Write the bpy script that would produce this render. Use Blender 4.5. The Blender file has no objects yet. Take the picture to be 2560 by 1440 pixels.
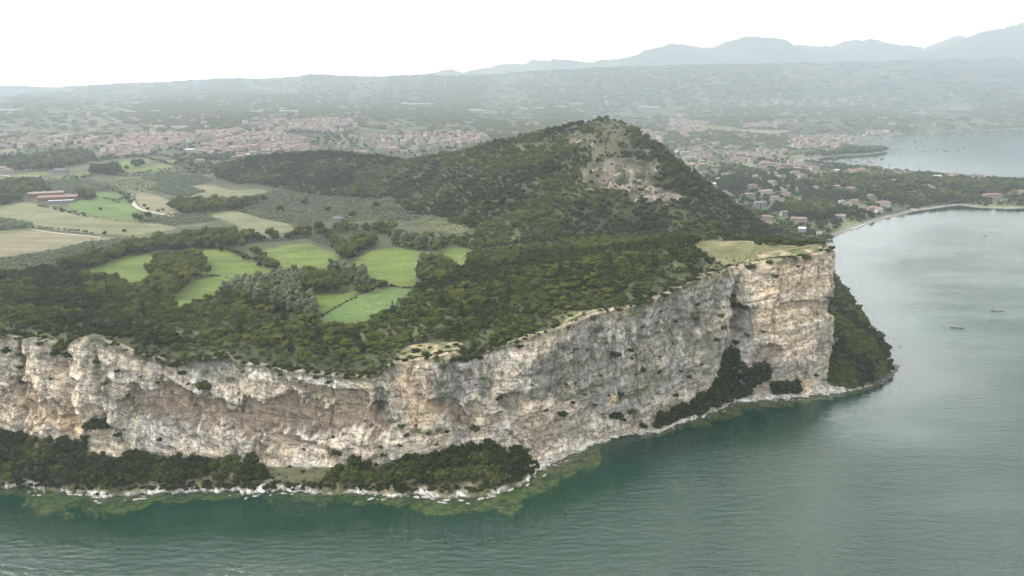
import bpy, math, random
import numpy as np
from mathutils.geometry import delaunay_2d_cdt
from mathutils import Vector
random.seed(7); RS = np.random.RandomState(11)
S = bpy.context.scene; C = S.collection
R = math.radians
# ------------------------------------------------------------------ camera, sky, sun, exposure
CAMH = 190.0; FPX = 1730.0; PIT = R(15.8)
cam = bpy.data.objects.new('camera', bpy.data.cameras.new('camera')); C.objects.link(cam)
cam.location = (0, 0, CAMH); cam.rotation_euler = (R(90) - PIT, 0, 0)
cam.data.sensor_width = 36; cam.data.lens = 36 * FPX / 2560
cam.data.clip_start = 1; cam.data.clip_end = 60000
S.camera = cam
SUN_AZ, SUN_EL = -86.0, 40.0          # azimuth measured from +Y towards +X
w = bpy.data.worlds.new('World'); S.world = w; w.use_nodes = True
nt = w.node_tree; nt.nodes.clear()
wo = nt.nodes.new('ShaderNodeOutputWorld'); bg = nt.nodes.new('ShaderNodeBackground')
sky = nt.nodes.new('ShaderNodeTexSky'); sky.sky_type = 'NISHITA'; sky.sun_disc = False
sky.sun_elevation = R(SUN_EL); sky.sun_rotation = R(SUN_AZ); sky.dust_density = 8; sky.air_density = 1.0; sky.ozone_density = 1; sky.altitude = 60
hs = nt.nodes.new('ShaderNodeHueSaturation'); hs.inputs['Saturation'].default_value = 0.22
nt.links.new(sky.outputs[0], hs.inputs['Color'])
cl = nt.nodes.new('ShaderNodeMix'); cl.data_type = 'RGBA'; cl.inputs[0].default_value = .72; cl.inputs[7].default_value = (8.2, 8.15, 7.9, 1)   # even cloud deck over the clear sky
nt.links.new(hs.outputs[0], cl.inputs[6]); nt.links.new(cl.outputs[2], bg.inputs[0]); nt.links.new(bg.outputs[0], wo.inputs[0])
bg.inputs[1].default_value = 0.15
sun = bpy.data.objects.new('sun', bpy.data.lights.new('sun', 'SUN')); C.objects.link(sun)
sun.data.energy = 1.7; sun.data.angle = R(18); sun.data.color = (1, .95, .86)
sd = Vector((math.sin(R(SUN_AZ)) * math.cos(R(SUN_EL)), math.cos(R(SUN_AZ)) * math.cos(R(SUN_EL)), math.sin(R(SUN_EL))))
sun.rotation_euler = sd.to_track_quat('Z', 'Y').to_euler(); sun.location = (0, 0, 400)
S.view_settings.view_transform = 'Standard'; S.view_settings.look = 'None'
S.view_settings.gamma = 1; S.view_settings.exposure = 2.0; S.view_settings.use_curve_mapping = False
cy = S.cycles
S.render.engine = 'CYCLES'
cy.use_denoising = True; cy.max_bounces = 6; cy.diffuse_bounces = 3; cy.glossy_bounces = 3; cy.transparent_max_bounces = 8
cy.volume_bounces = 2; cy.transmission_bounces = 2; cy.sample_clamp_indirect = 6
HAZE_DENSITY = 1.55e-4
# ------------------------------------------------------------------ projection helpers
cp, sp = math.cos(PIT), math.sin(PIT)
def ray(u, v):
    a = (np.asarray(u, float) - 1280) / FPX; b = (720 - np.asarray(v, float)) / FPX
    return a, cp + b * sp, -sp + b * cp
def at_h(u, v, h):
    a, y, z = ray(u, v); t = (h - CAMH) / z; return a * t, y * t
def at_Y(u, v, Y):
    a, y, z = ray(u, v); t = Y / y; return a * t, CAMH + z * t
def proj(x, y, z):
    d = y * cp - (z - CAMH) * sp; d = np.maximum(d, 1e-3); up = y * sp + (z - CAMH) * cp
    return 1280 + FPX * x / d, 720 - FPX * up / d
# ------------------------------------------------------------------ noise
def _hash(ix, iy, seed):
    h = (ix.astype(np.int64) * 374761393 + iy.astype(np.int64) * 668265263 + seed * 1442695041) & 0xffffffff
    h = ((h ^ (h >> 13)) * 1274126177) & 0xffffffff
    return ((h ^ (h >> 16)) & 0xffff) / 65535.0
def vn(x, y, seed=0):
    x = np.asarray(x, float); y = np.asarray(y, float)
    ix = np.floor(x); iy = np.floor(y); fx = x - ix; fy = y - iy
    fx = fx * fx * fx * (fx * (fx * 6 - 15) + 10); fy = fy * fy * fy * (fy * (fy * 6 - 15) + 10)
    a = _hash(ix, iy, seed); b = _hash(ix + 1, iy, seed); c = _hash(ix, iy + 1, seed); d = _hash(ix + 1, iy + 1, seed)
    return (a + (b - a) * fx) * (1 - fy) + (c + (d - c) * fx) * fy
def fbm(x, y, seed=0, o=4, g=.5):
    s = 0; A = 1; n = 0; k = 1.0
    for i in range(o):
        s = s + A * vn(x * k + 17.3 * i, y * k - 9.1 * i, seed + i); n += A; A *= g; k *= 2.03
    return s / n
def ss(a, b, x): t = np.clip((x - a) / (b - a), 0, 1); return t * t * (3 - 2 * t)
def pip(px, py, poly):
    px = np.asarray(px, float); py = np.asarray(py, float); poly = np.asarray(poly, float)
    ins = np.zeros(px.shape, bool); n = len(poly); j = n - 1
    x0, y0 = poly.min(0); x1, y1 = poly.max(0)
    m = (px >= x0) & (px <= x1) & (py >= y0) & (py <= y1)
    if not m.any(): return ins
    X = px[m]; Y = py[m]; I = np.zeros(X.shape, bool)
    for i in range(n):
        xi, yi = poly[i]; xj, yj = poly[j]
        if yi != yj:
            c = ((yi > Y) != (yj > Y)) & (X < (xj - xi) * (Y - yi) / (yj - yi) + xi); I ^= c
        j = i
    ins[m] = I; return ins
def dist_poly(px, py, line):
    d2 = np.full(np.shape(px), 1e18)
    for (ax, ay), (bx, by) in zip(line[:-1], line[1:]):
        dx, dy = bx - ax, by - ay; L = dx * dx + dy * dy + 1e-9
        t = np.clip(((px - ax) * dx + (py - ay) * dy) / L, 0, 1)
        d2 = np.minimum(d2, (px - ax - t * dx) ** 2 + (py - ay - t * dy) ** 2)
    return np.sqrt(d2)
# ------------------------------------------------------------------ object helpers
def tag(o, label=None, cat=None, group=None, kind=None):
    if label: o['label'] = label
    if cat: o['category'] = cat
    if group: o['group'] = group
    if kind: o['kind'] = kind
    return o
def mesh_np(name, co, faces, mat=None, smooth=False, col=None):
    """co (n,3); faces: (m,3) or (m,4) int array, or list of arrays"""
    me = bpy.data.meshes.new(name); co = np.ascontiguousarray(co, np.float32)
    fl = faces if isinstance(faces, list) else [faces]
    fl = [np.asarray(f, np.int32) for f in fl if len(f)]
    me.vertices.add(len(co)); me.vertices.foreach_set('co', co.ravel())
    nl = sum(f.size for f in fl); npoly = sum(len(f) for f in fl)
    me.loops.add(nl); me.polygons.add(npoly)
    me.loops.foreach_set('vertex_index', np.concatenate([f.ravel() for f in fl]))
    st = []; k = 0
    for f in fl:
        st.append(k + np.arange(len(f)) * f.shape[1]); k += f.size
    me.polygons.foreach_set('loop_start', np.concatenate(st).astype(np.int32))
    me.update(calc_edges=True)
    if smooth: me.polygons.foreach_set('use_smooth', np.ones(npoly, bool))
    if col is not None:
        at = me.color_attributes.new('col', 'FLOAT_COLOR', 'POINT')
        c4 = np.ones((len(co), 4), np.float32); c4[:, :col.shape[1]] = col; at.data.foreach_set('color', c4.ravel())
    if mat: me.materials.append(mat)
    return me
def link(name, me, parent=None, loc=None, rz=0.0, sc=None):
    o = bpy.data.objects.new(name, me); C.objects.link(o)
    if parent: o.parent = parent
    if loc is not None: o.location = loc
    if rz: o.rotation_euler = (0, 0, rz)
    if sc is not None: o.scale = sc if hasattr(sc, '__len__') else (sc, sc, sc)
    return o
def grid_faces(nr, nc, keep=None):
    i = np.arange(nr - 1)[:, None] * nc + np.arange(nc - 1)[None]
    f = np.stack([i, i + 1, i + nc + 1, i + nc], -1)
    return f[keep] if keep is not None else f.reshape(-1, 4)
def compact(co, f, *attrs):
    used = np.unique(f); mp = np.full(len(co), -1, np.int64); mp[used] = np.arange(len(used))
    return (co[used], mp[f]) + tuple(a[used] for a in attrs)
# ------------------------------------------------------------------ materials
KS = .54      # the photograph is exposed for shade: real surface colours stay low
class N:
    def __init__(s, name):
        s.m = bpy.data.materials.new(name); s.m.use_nodes = True; s.t = s.m.node_tree; s.t.nodes.clear()
        s.out = s.t.nodes.new('ShaderNodeOutputMaterial')
    def n(s, typ, ins=None, **kw):
        nd = s.t.nodes.new('ShaderNode' + typ)
        for k, v in kw.items(): setattr(nd, k, v)
        for k, v in (ins or {}).items():
            if hasattr(v, 'links') or isinstance(v, bpy.types.NodeSocket): s.t.links.new(v, nd.inputs[k])
            else: nd.inputs[k].default_value = v
        return nd
    def mix(s, f, a, b, typ='MIX'):
        nd = s.t.nodes.new('ShaderNodeMix'); nd.data_type = 'RGBA'; nd.blend_type = typ
        for k, v in ((0, f), (6, a), (7, b)):
            if isinstance(v, bpy.types.NodeSocket): s.t.links.new(v, nd.inputs[k])
            else: nd.inputs[k].default_value = v if k == 0 else (*v[:3], 1)
        return nd.outputs[2]
    def math(s, op, a, b=0.0, c=None):
        nd = s.t.nodes.new('ShaderNodeMath'); nd.operation = op
        for k, v in ((0, a), (1, b)) + (((2, c),) if c is not None else ()):
            if isinstance(v, bpy.types.NodeSocket): s.t.links.new(v, nd.inputs[k])
            else: nd.inputs[k].default_value = v
        return nd.outputs[0]
    def noise(s, scale, detail=4, vec=None, rough=.55, out=0):
        nd = s.n('TexNoise', {'Scale': scale, 'Detail': detail, 'Roughness': rough})
        if vec is not None: s.t.links.new(vec, nd.inputs['Vector'])
        return nd.outputs[out]
    def ramp(s, fac, stops):
        nd = s.t.nodes.new('ShaderNodeValToRGB'); s.t.links.new(fac, nd.inputs[0]); e = nd.color_ramp.elements
        while len(e) < len(stops): e.new(.5)
        for k, (p, c) in enumerate(stops):
            e[k].position = p; e[k].color = (*c, 1) if hasattr(c, '__len__') else (c, c, c, 1)
        return nd.outputs[0]
    def pos(s): return s.n('NewGeometry').outputs['Position']
    def scaled(s, vec, sc):
        nd = s.n('VectorMath', operation='MULTIPLY'); s.t.links.new(vec, nd.inputs[0]); nd.inputs[1].default_value = sc; return nd.outputs[0]
    def surf(s, sh): s.t.links.new(sh, s.out.inputs['Surface']); return s.m
    def bsdf(s, col, rough=.85, spec=.2, bump=None, bd=1.0, bs=1.0):
        p = s.n('BsdfPrincipled', {'Roughness': rough, 'Specular IOR Level': spec})
        if isinstance(col, bpy.types.NodeSocket): s.t.links.new(col, p.inputs['Base Color'])
        else: p.inputs['Base Color'].default_value = (*col, 1)
        if bump is not None:
            b = s.n('Bump', {'Strength': bs, 'Distance': bd, 'Height': bump}); s.t.links.new(b.outputs[0], p.inputs['Normal'])
        return p.outputs[0]
def plain(name, col, rough=.8, spec=.2, var=.12, scale=.6):
    col = tuple(q * .66 for q in col)
    m = N(name); n = m.noise(scale, 3, m.pos())
    c = m.mix(1.0, col, m.ramp(n, [(.3, 1 - var * 2), (.7, 1 + var)]), 'MULTIPLY')
    return m.surf(m.bsdf(c, rough, spec))
def leafmat(name, a, b, c, transl=.22):
    """leaf colour: varies from tree to tree (object random), over the hillside (noise) and leaf to leaf"""
    a, b, c = [((k[0] * KS * 1.2, k[1] * KS * 1.2, k[2] * KS * .8) if name[:2] not in ('ol', 'po') else tuple(q * KS * 1.45 for q in k)) for k in (a, b, c)]
    m = N(name); oi = m.n('ObjectInfo'); pos = m.pos()
    base = m.ramp(oi.outputs['Random'], [(0.0, a), (.5, b), (1.0, c)])
    reg = m.noise(.012, 3, pos); base = m.mix(m.math('MULTIPLY', reg, .5), base, b)
    fine = m.noise(.9, 3, pos, .7)
    base = m.mix(1.0, base, m.ramp(fine, [(.25, .62), (.75, 1.38)]), 'MULTIPLY')
    d = m.n('BsdfDiffuse'); m.t.links.new(base, d.inputs[0])
    tr = m.n('BsdfTranslucent'); m.t.links.new(m.mix(1.0, base, (1.1, 1.25, .7), 'MULTIPLY'), tr.inputs[0])
    mx = m.n('MixShader', {0: transl}); m.t.links.new(d.outputs[0], mx.inputs[1]); m.t.links.new(tr.outputs[0], mx.inputs[2])
    return m.surf(mx.outputs[0])
M = {}
M['oak'] = leafmat('oak_leaves', (.034, .045, .018), (.056, .072, .026), (.100, .118, .040))
M['dark'] = leafmat('dark_leaves', (.022, .030, .015), (.031, .041, .019), (.045, .056, .024))
M['olive'] = leafmat('olive_leaves', (.090, .115, .072), (.118, .145, .092), (.150, .175, .115))
M['poplar'] = leafmat('poplar_leaves', (.062, .080, .044), (.088, .108, .062), (.130, .148, .092))
M['broad'] = leafmat('broad_leaves', (.042, .058, .022), (.070, .088, .030), (.115, .116, .042))
M['pine'] = leafmat('pine_needles', (.020, .034, .019), (.028, .044, .022), (.038, .054, .026), .1)
M['bark'] = plain('bark', (.085, .065, .048), .95)
# cliff
m = N('limestone'); pos = m.pos()
vc = m.n('VertexColor', layer_name='col').outputs['Color']
p2 = m.scaled(pos, (.8, .8, .6))
f1 = m.noise(.35, 8, p2, .68); f2 = m.noise(1.6, 6, pos, .7); str1 = m.noise(1.1, 5, m.scaled(pos, (1, 1, .09)), .65)
bm_ = m.n('Mapping', {'Rotation': (0, R(-14), 0), 'Scale': (.07, .07, 1.1)}); m.t.links.new(pos, bm_.inputs['Vector']); bed = m.noise(1.0, 5, bm_.outputs[0], .6)
c = m.mix(1.0, vc, m.ramp(f1, [(.32, .5), (.5, .95), (.68, 1.15)]), 'MULTIPLY')
c = m.mix(1.0, c, m.ramp(f2, [(.35, .5), (.6, 1.14)]), 'MULTIPLY')
c = m.mix(.38, c, m.ramp(str1, [(.36, .6), (.5, 1.0), (.62, 1.18)]), 'MULTIPLY')
c = m.mix(.6, c, m.ramp(bed, [(.36, .6), (.47, 1.0), (.7, 1.1)]), 'MULTIPLY')
hh = m.math('ADD', m.math('MULTIPLY', f1, 1.4), m.math('ADD', m.math('MULTIPLY', f2, .5), m.math('MULTIPLY', bed, .6)))
M['rock'] = m.surf(m.bsdf(c, .92, .15, hh, 1.3, .8))
# ground: colour attribute, parcels further out
m = N('ground'); pos = m.pos(); vc = m.n('VertexColor', layer_name='col')
a = m.noise(.05, 6, pos, .65); b = m.noise(.6, 5, pos, .65)
sep = m.n('SeparateXYZ', {0: pos})
warp = m.n('VectorMath', operation='ADD'); m.t.links.new(m.scaled(pos, (1, 1, 0)), warp.inputs[0])
nz = m.scaled(m.noise(.004, 2, pos, out=1), (90, 90, 0)); m.t.links.new(nz, warp.inputs[1])
vo = m.n('TexVoronoi', {'Scale': .0075, 'Randomness': .85}, distance='MANHATTAN'); m.t.links.new(warp.outputs[0], vo.inputs['Vector'])
cs = m.n('SeparateColor', {0: vo.outputs['Color']})
par = m.ramp(cs.outputs[0], [(0, (.028, .040, .019)), (.3, (.040, .054, .025)), (.5, (.058, .076, .034)), (.68, (.034, .046, .024)), (.84, (.085, .092, .048)), (1, (.110, .104, .066))])
c = m.mix(vc.outputs['Alpha'], vc.outputs['Color'], par)
c = m.mix(1.0, c, m.ramp(a, [(.3, .7), (.7, 1.25)]), 'MULTIPLY'); c = m.mix(1.0, c, m.ramp(b, [(.3, .72), (.7, 1.2)]), 'MULTIPLY')
c = m.mix(1.0, c, (.6, .6, .6), 'MULTIPLY')
M['ground'] = m.surf(m.bsdf(c, .95, .1, b, .5, .6))
def fieldmat(name, a, b, c2, stripe=0.0):
    a, b, c2 = [tuple(q * .72 for q in k) for k in (a, b, c2)]
    m = N(name); pos = m.pos(); n1 = m.noise(.018, 5, pos, .6); n2 = m.noise(.22, 5, pos, .6); n3 = m.noise(1.6, 3, pos)
    c = m.ramp(n1, [(.3, a), (.5, b), (.72, c2)])
    c = m.mix(1.0, c, m.ramp(n2, [(.3, .74), (.7, 1.15)]), 'MULTIPLY'); c = m.mix(1.0, c, m.ramp(n3, [(.3, .84), (.7, 1.12)]), 'MULTIPLY')
    n4 = m.noise(.05, 5, m.scaled(pos, (.5, 1.6, 1)), .6); c = m.mix(.8, c, m.ramp(n4, [(.36, .66), (.62, 1.14)]), 'MULTIPLY')
    if stripe:
        wv = m.n('TexWave', {'Scale': stripe, 'Distortion': 1.2, 'Detail': 2.0, 'Detail Scale': .3}); m.t.links.new(m.scaled(pos, (1, .35, 0)), wv.inputs['Vector'])
        c = m.mix(.35, c, m.ramp(wv.outputs['Fac'], [(.2, .78), (.8, 1.12)]), 'MULTIPLY')
    return m.surf(m.bsdf(c, .95, .1, n3, .2, .5))
M['green'] = fieldmat('meadow_grass', *[(k[0] * 1.02, k[1] * 1.05, k[2] * .72) for k in ((0.063, 0.091, 0.028), (0.080, 0.107, 0.034), (0.096, 0.118, 0.044))])
M['bright'] = fieldmat('bright_grass', (0.062, 0.104, 0.029), (0.075, 0.117, 0.034), (0.086, 0.122, 0.042))
M['pale'] = fieldmat('pale_stubble', (0.099, 0.109, 0.052), (0.122, 0.127, 0.068), (0.140, 0.138, 0.081), .04)
M['tan'] = fieldmat('tan_stubble', (0.125, 0.117, 0.070), (0.146, 0.133, 0.083), (0.156, 0.146, 0.088), .04)
m = N('dry_grass'); pos = m.pos(); n1 = m.noise(.07, 6, pos, .65); n2 = m.noise(.9, 5, pos, .65)
c = m.ramp(n1, [(.34, (.036, .044, .019)), (.47, (.064, .066, .032)), (.60, (.100, .090, .050)), (.72, (.140, .117, .072))]); c = m.mix(1.0, c, m.ramp(n2, [(.35, .74), (.65, 1.16)]), 'MULTIPLY')
M['dry'] = m.surf(m.bsdf(c, .95, .1, n2, .3, .6))
m = N('bare_limestone'); pos = m.pos(); n1 = m.noise(.16, 7, pos, .68); n2 = m.noise(1.1, 5, pos, .65)
c = m.ramp(n1, [(.40, (.040, .050, .022)), (.49, (.075, .078, .038)), (.57, (.15, .125, .078)), (.70, (.25, .21, .145))]); c = m.mix(1.0, c, m.ramp(n2, [(.35, .68), (.65, 1.2)]), 'MULTIPLY')
M['bare'] = m.surf(m.bsdf(c, .95, .1, n2, .4, .8))
M['path'] = plain('path_gravel', (0.336, 0.308, 0.252), .95, .1, .1, .3)
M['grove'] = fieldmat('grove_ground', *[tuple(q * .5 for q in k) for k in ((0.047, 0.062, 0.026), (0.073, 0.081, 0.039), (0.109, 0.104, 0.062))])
M['vine'] = fieldmat('vineyard_ground', (0.088, 0.104, 0.047), (0.114, 0.122, 0.062), (0.130, 0.130, 0.073))
M['shoal'] = None
M['beach'] = plain('beach_pebbles', (0.252, 0.231, 0.203), .95, .1, .12, .2)
# shoal
m = N('algae_rock'); pos = m.pos(); vc = m.n('VertexColor', layer_name='col').outputs['Color']
f1 = m.noise(.3, 8, pos, .7); f2 = m.noise(1.4, 5, pos, .65)
vo = m.n('TexVoronoi', {'Scale': .22}, feature='DISTANCE_TO_EDGE'); m.t.links.new(m.scaled(pos, (.5, 1.2, 1)), vo.inputs['Vector'])
c = m.mix(1.0, vc, m.ramp(f1, [(.3, .5), (.7, 1.3)]), 'MULTIPLY'); c = m.mix(1.0, c, m.ramp(f2, [(.35, .7), (.65, 1.2)]), 'MULTIPLY')
c = m.mix(1.0, c, m.ramp(vo.outputs['Distance'], [(0, .25), (.07, 1)]), 'MULTIPLY')
M['shoal'] = m.surf(m.bsdf(c, .8, .2, f1, .5, .7))
# water
m = N('lake_water'); pos = m.pos()
deep = m.mix(m.noise(.004, 3, pos), (.000, .044, .023), (.001, .068, .037))
rot = m.n('Mapping', {'Rotation': (0, 0, R(-14)), 'Scale': (.16, .42, .3)}); m.t.links.new(pos, rot.inputs['Vector'])
w1 = m.noise(.85, 5, rot.outputs[0], .55)
rot2 = m.n('Mapping', {'Rotation': (0, 0, R(10)), 'Scale': (.5, 1.1, 1)}); m.t.links.new(pos, rot2.inputs['Vector'])
w2 = m.noise(.9, 4, rot2.outputs[0], .6)
calm = m.ramp(m.noise(.007, 3, m.scaled(pos, (1, 2.4, 1))), [(.32, .35), (.6, 1.0)])
h = m.math('ADD', m.math('MULTIPLY', w1, 1.0), m.math('MULTIPLY', w2, .28))
amp = m.n('Attribute', attribute_name='amp'); h = m.math('MULTIPLY', m.math('MULTIPLY', h, calm), amp.outputs['Fac'])   # sheltered under the cliff, calmer bays
bmp = m.n('Bump', {'Strength': 1.0, 'Distance': 3.0, 'Height': h})
dif = m.n('BsdfDiffuse'); m.t.links.new(deep, dif.inputs[0])
tra = m.n('BsdfTransparent'); tra.inputs[0].default_value = (.86, .86, .62, 1)
mx = m.n('MixShader', {0: .76}); m.t.links.new(dif.outputs[0], mx.inputs[1]); m.t.links.new(tra.outputs[0], mx.inputs[2])
gl = m.n('BsdfGlossy', {'Roughness': .04}); gl.inputs[0].default_value = (1, 1, 1, 1); m.t.links.new(bmp.outputs[0], gl.inputs['Normal'])
fr = m.n('Fresnel', {'IOR': 1.55}); m.t.links.new(bmp.outputs[0], fr.inputs['Normal'])
m2 = m.n('MixShader'); m.t.links.new(fr.outputs[0], m2.inputs[0]); m.t.links.new(mx.outputs[0], m2.inputs[1]); m.t.links.new(gl.outputs[0], m2.inputs[2])
M['water'] = m.surf(m2.outputs[0])
# ================================================================== CLIFF CURVES
# u, v of waterline, v of the wall's foot, talus depth, v of the rim, lean of the wall
CT = [(-640,1195,1070,18,868,8),(-300,1205,1070,18,850,8),(-120,1212,1072,18,842,8),(0,1220,1078,18,837,8),(40,1220,1085,18,845,8),(90,1222,1095,18,849,8),(135,1228,1105,17,862,9),
(165,1232,1110,16,872,9),(185,1234,1118,16,850,8),(225,1240,1132,15,838,9),(262,1243,1140,15,856,10),(300,1245,1142,15,872,11),(340,1243,1146,15,884,12),(380,1240,1148,15,895,13),(430,1237,1150,15,909,14),
(480,1234,1150,14,906,14),(520,1232,1150,14,897,13),(560,1231,1150,14,893,12),(600,1230,1152,14,911,11),(650,1231,1163,14,916,10),(700,1232,1166,13,926,9),(760,1234,1166,13,934,9),(800,1235,1166,13,938,9),
(870,1237,1165,13,941,9),(925,1238,1163,13,944,10),(955,1239,1158,14,926,11),(985,1240,1152,15,907,12),(1030,1241,1146,18,900,12),(1080,1243,1140,22,896,11),(1130,1243,1132,25,884,10),(1165,1243,1128,27,890,9),
(1200,1241,1122,28,884,9),(1240,1236,1120,26,873,9),(1290,1214,1128,20,857,10),(1330,1190,1142,12,838,11),(1370,1165,1145,6,830,11),(1410,1147,1135,3,818,11),(1450,1130,1120,2,803,12),(1490,1115,1106,2,788,12),
(1530,1100,1090,2,776,13),(1580,1092,1078,2,768,14),(1640,1082,1062,3,748,15),(1700,1060,1036,6,722,16),(1760,1043,1002,11,693,17),(1800,1022,985,13,680,17),(1830,1010,968,14,668,18),(1860,1005,970,11,662,15),
(1900,1000,978,7,656,13),(1940,999,982,4,651,12),(1980,998,986,3,646,12),(2020,993,984,2,640,12),(2050,988,979,2,632,12),(2072,984,975,2,624,12)]
Sp, Bp, Tp = [], [], []
for u, vs, vb, D, vt, L in CT:
    x, y = at_h(u, vs, 0.0); Sp.append((x, y, 0.0))
    xb, hb = at_Y(u, vb, y + D); Bp.append((xb, y + D, max(hb, .8)))
    xt, ht = at_Y(u, vt, y + D + L); Tp.append((xt, y + D + L, ht))
NFR = len(Sp)
Sp += [(222,420,0),(245,431,0),(270,455,0),(288,495,0),(305,560,0),(328,650,0),(362,765,0),(417,906,0)]
Bp += [(208,424,6),(214,432,16),(222,448,24),(227,478,24),(238,530,20),(276,640,12),(328,770,7),(412,905,1.5)]
Tp += [(205,432,95),(206,442,94),(207,456,90),(209,482,80),(216,522,62),(250,622,32),(312,775,17),(407,904,2.2)]
Sp, Bp, Tp = map(np.array, (Sp, Bp, Tp))
def arc(P): return np.concatenate([[0], np.cumsum(np.hypot(np.diff(P[:, 0]), np.diff(P[:, 1])))])
AL = (arc(Sp) + arc(Tp)) / 2
sfront = AL[NFR - 1]
svals = np.concatenate([np.arange(0, AL[NFR + 2], .5), np.arange(AL[NFR + 2], AL[-1], 2.2), [AL[-1]]])
NC = len(svals)
def resamp(P, sm):
    # smooth on a uniform grid, then sample
    g = np.arange(0, AL[-1] + 1, 1.0); out = []
    k = np.exp(-np.linspace(-2, 2, 2 * sm + 1) ** 2); k /= k.sum()
    for j in range(3):
        q = np.interp(g, AL, P[:, j]); qp = np.pad(q, sm, mode='reflect', reflect_type='odd'); q = np.convolve(qp, k, 'valid'); out.append(np.interp(svals, g, q))
    return np.stack(out, 1)
SC, BC, TC = resamp(Sp, 4), resamp(Bp, 4), resamp(Tp, 3)
# small wobble of the waterline and the rim
tn = np.gradient(SC[:, :2], axis=0); tn /= np.linalg.norm(tn, axis=1)[:, None]; nrm = np.stack([tn[:, 1], -tn[:, 0]], 1)   # towards the lake
k = np.ones(25) / 25
for j in (0, 1): nrm[:, j] = np.convolve(np.pad(nrm[:, j], 12, mode='edge'), k, 'valid')
nrm /= np.linalg.norm(nrm, axis=1)[:, None]
SC[:, :2] += nrm * ((fbm(svals / 9, svals * 0, 5, 4) - .5) * 5.5)[:, None]
TC[:, :2] += nrm * ((fbm(svals / 8, svals * 0 + 3, 6, 4) - .5) * 3.2)[:, None]
TC[:, 2] += (fbm(svals / 5, svals * 0 + 8, 9, 3) - .5) * 1.2
# profile rows
r0 = np.linspace(0, 1, 4)[:-1]      # below water
r1 = np.linspace(0, 1, 26)[:-1]     # talus
r2 = np.linspace(0, 1, 150)         # wall
r3 = np.linspace(0, 1, 9)[1:]       # lip
rows = []; zone = []; tt = []
under = np.stack([SC[:, 0] + nrm[:, 0] * 1.5, SC[:, 1] + nrm[:, 1] * 1.5, -3 + 0 * svals], 1)
LIPW = 7.0
lip = np.stack([TC[:, 0] - nrm[:, 0] * LIPW, TC[:, 1] - nrm[:, 1] * LIPW, TC[:, 2]], 1)
CP = []
for t in r0: CP.append(under + (SC - under) * t); zone.append(0); tt.append(t)
for t in r1:
    q = SC + (BC - SC) * t; q[:, 2] = BC[:, 2] * (t ** .8) ; CP.append(q); zone.append(1); tt.append(t)
for t in r2: CP.append(BC + (TC - BC) * t); zone.append(2); tt.append(t)
for t in r3: q = TC + (lip - TC) * t; CP.append(q); zone.append(3); tt.append(t)
CP = np.array(CP); zone = np.array(zone)[:, None] + 0 * svals[None]; tt = np.array(tt)[:, None] + 0 * svals[None]
NRr = len(CP)
s2 = svals[None] + 0 * CP[:, :, 2]; Z = CP[:, :, 2].copy()
cu, cv = proj(CP[:, :, 0], CP[:, :, 1], CP[:, :, 2])
# ------------------------------------------------------------------ relief and stains, read off the photograph as places on the wall
def blob(L, wob=.55, seed=0):
    n = fbm(cu / 26, cv / 26, 90 + seed, 4) - .5; n2 = fbm(cu / 9, cv / 11, 190 + seed, 3) - .5
    out = np.zeros(cu.shape)
    for (u, v, ru, rv, an, st) in L:
        c_, s_ = math.cos(R(an)), math.sin(R(an)); du, dv = cu - u, cv - v
        d = np.sqrt(((du * c_ + dv * s_) / ru) ** 2 + ((-du * s_ + dv * c_) / rv) ** 2)
        out = np.maximum(out, st * (1 - ss(.72, 1.12, d + n * wob * 2 + n2 * wob)))
    return out
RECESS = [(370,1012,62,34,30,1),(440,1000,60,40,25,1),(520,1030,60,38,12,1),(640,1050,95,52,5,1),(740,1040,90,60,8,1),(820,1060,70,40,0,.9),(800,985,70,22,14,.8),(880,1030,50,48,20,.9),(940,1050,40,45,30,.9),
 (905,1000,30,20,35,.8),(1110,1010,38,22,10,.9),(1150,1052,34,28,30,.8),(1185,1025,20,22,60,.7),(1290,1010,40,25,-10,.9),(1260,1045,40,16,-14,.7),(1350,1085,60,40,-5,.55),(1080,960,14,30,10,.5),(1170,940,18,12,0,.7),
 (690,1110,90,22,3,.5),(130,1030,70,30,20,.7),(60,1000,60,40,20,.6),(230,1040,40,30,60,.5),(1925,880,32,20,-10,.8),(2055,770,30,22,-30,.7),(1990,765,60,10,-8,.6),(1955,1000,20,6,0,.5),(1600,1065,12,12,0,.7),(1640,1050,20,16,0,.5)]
GREY = [(540,925,66,36,8,1),(232,885,40,52,10,.8),(250,960,26,60,-15,.6),(300,1060,26,50,0,.6),(390,900,50,14,15,.7),(470,925,40,16,0,.8),(965,965,30,95,12,1),(985,1050,20,40,0,.7),(1112,945,24,70,8,1),(1140,960,14,60,0,.8),
 (1222,950,24,55,8,1),(1370,930,90,70,-5,1),(1450,890,90,60,-10,1),(1490,960,90,70,10,.8),(1560,850,110,75,-15,1),(1640,830,130,90,-15,1),(1740,770,80,60,-25,1),(1660,930,150,60,-15,.8),(1560,1000,90,50,-10,.7),(1460,1060,70,40,-10,.6),(1780,880,70,70,0,.8),(1760,720,70,30,-30,.9),
 (1905,680,40,20,0,.4),(1860,800,28,60,10,.8),(1900,900,30,20,0,.6),(1965,915,60,22,-8,.8),(2020,925,50,26,-5,.8),(2090,760,24,130,4,.7),(2070,880,26,70,-5,.7),(2050,940,36,18,0,.8),(1950,985,50,10,0,.6),(20,880,30,60,0,.7),(130,880,30,30,0,.5),(700,955,18,20,0,.3),(345,1120,14,50,0,.9),(1290,985,20,60,0,.6),(1750,960,60,50,0,.5)]
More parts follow.
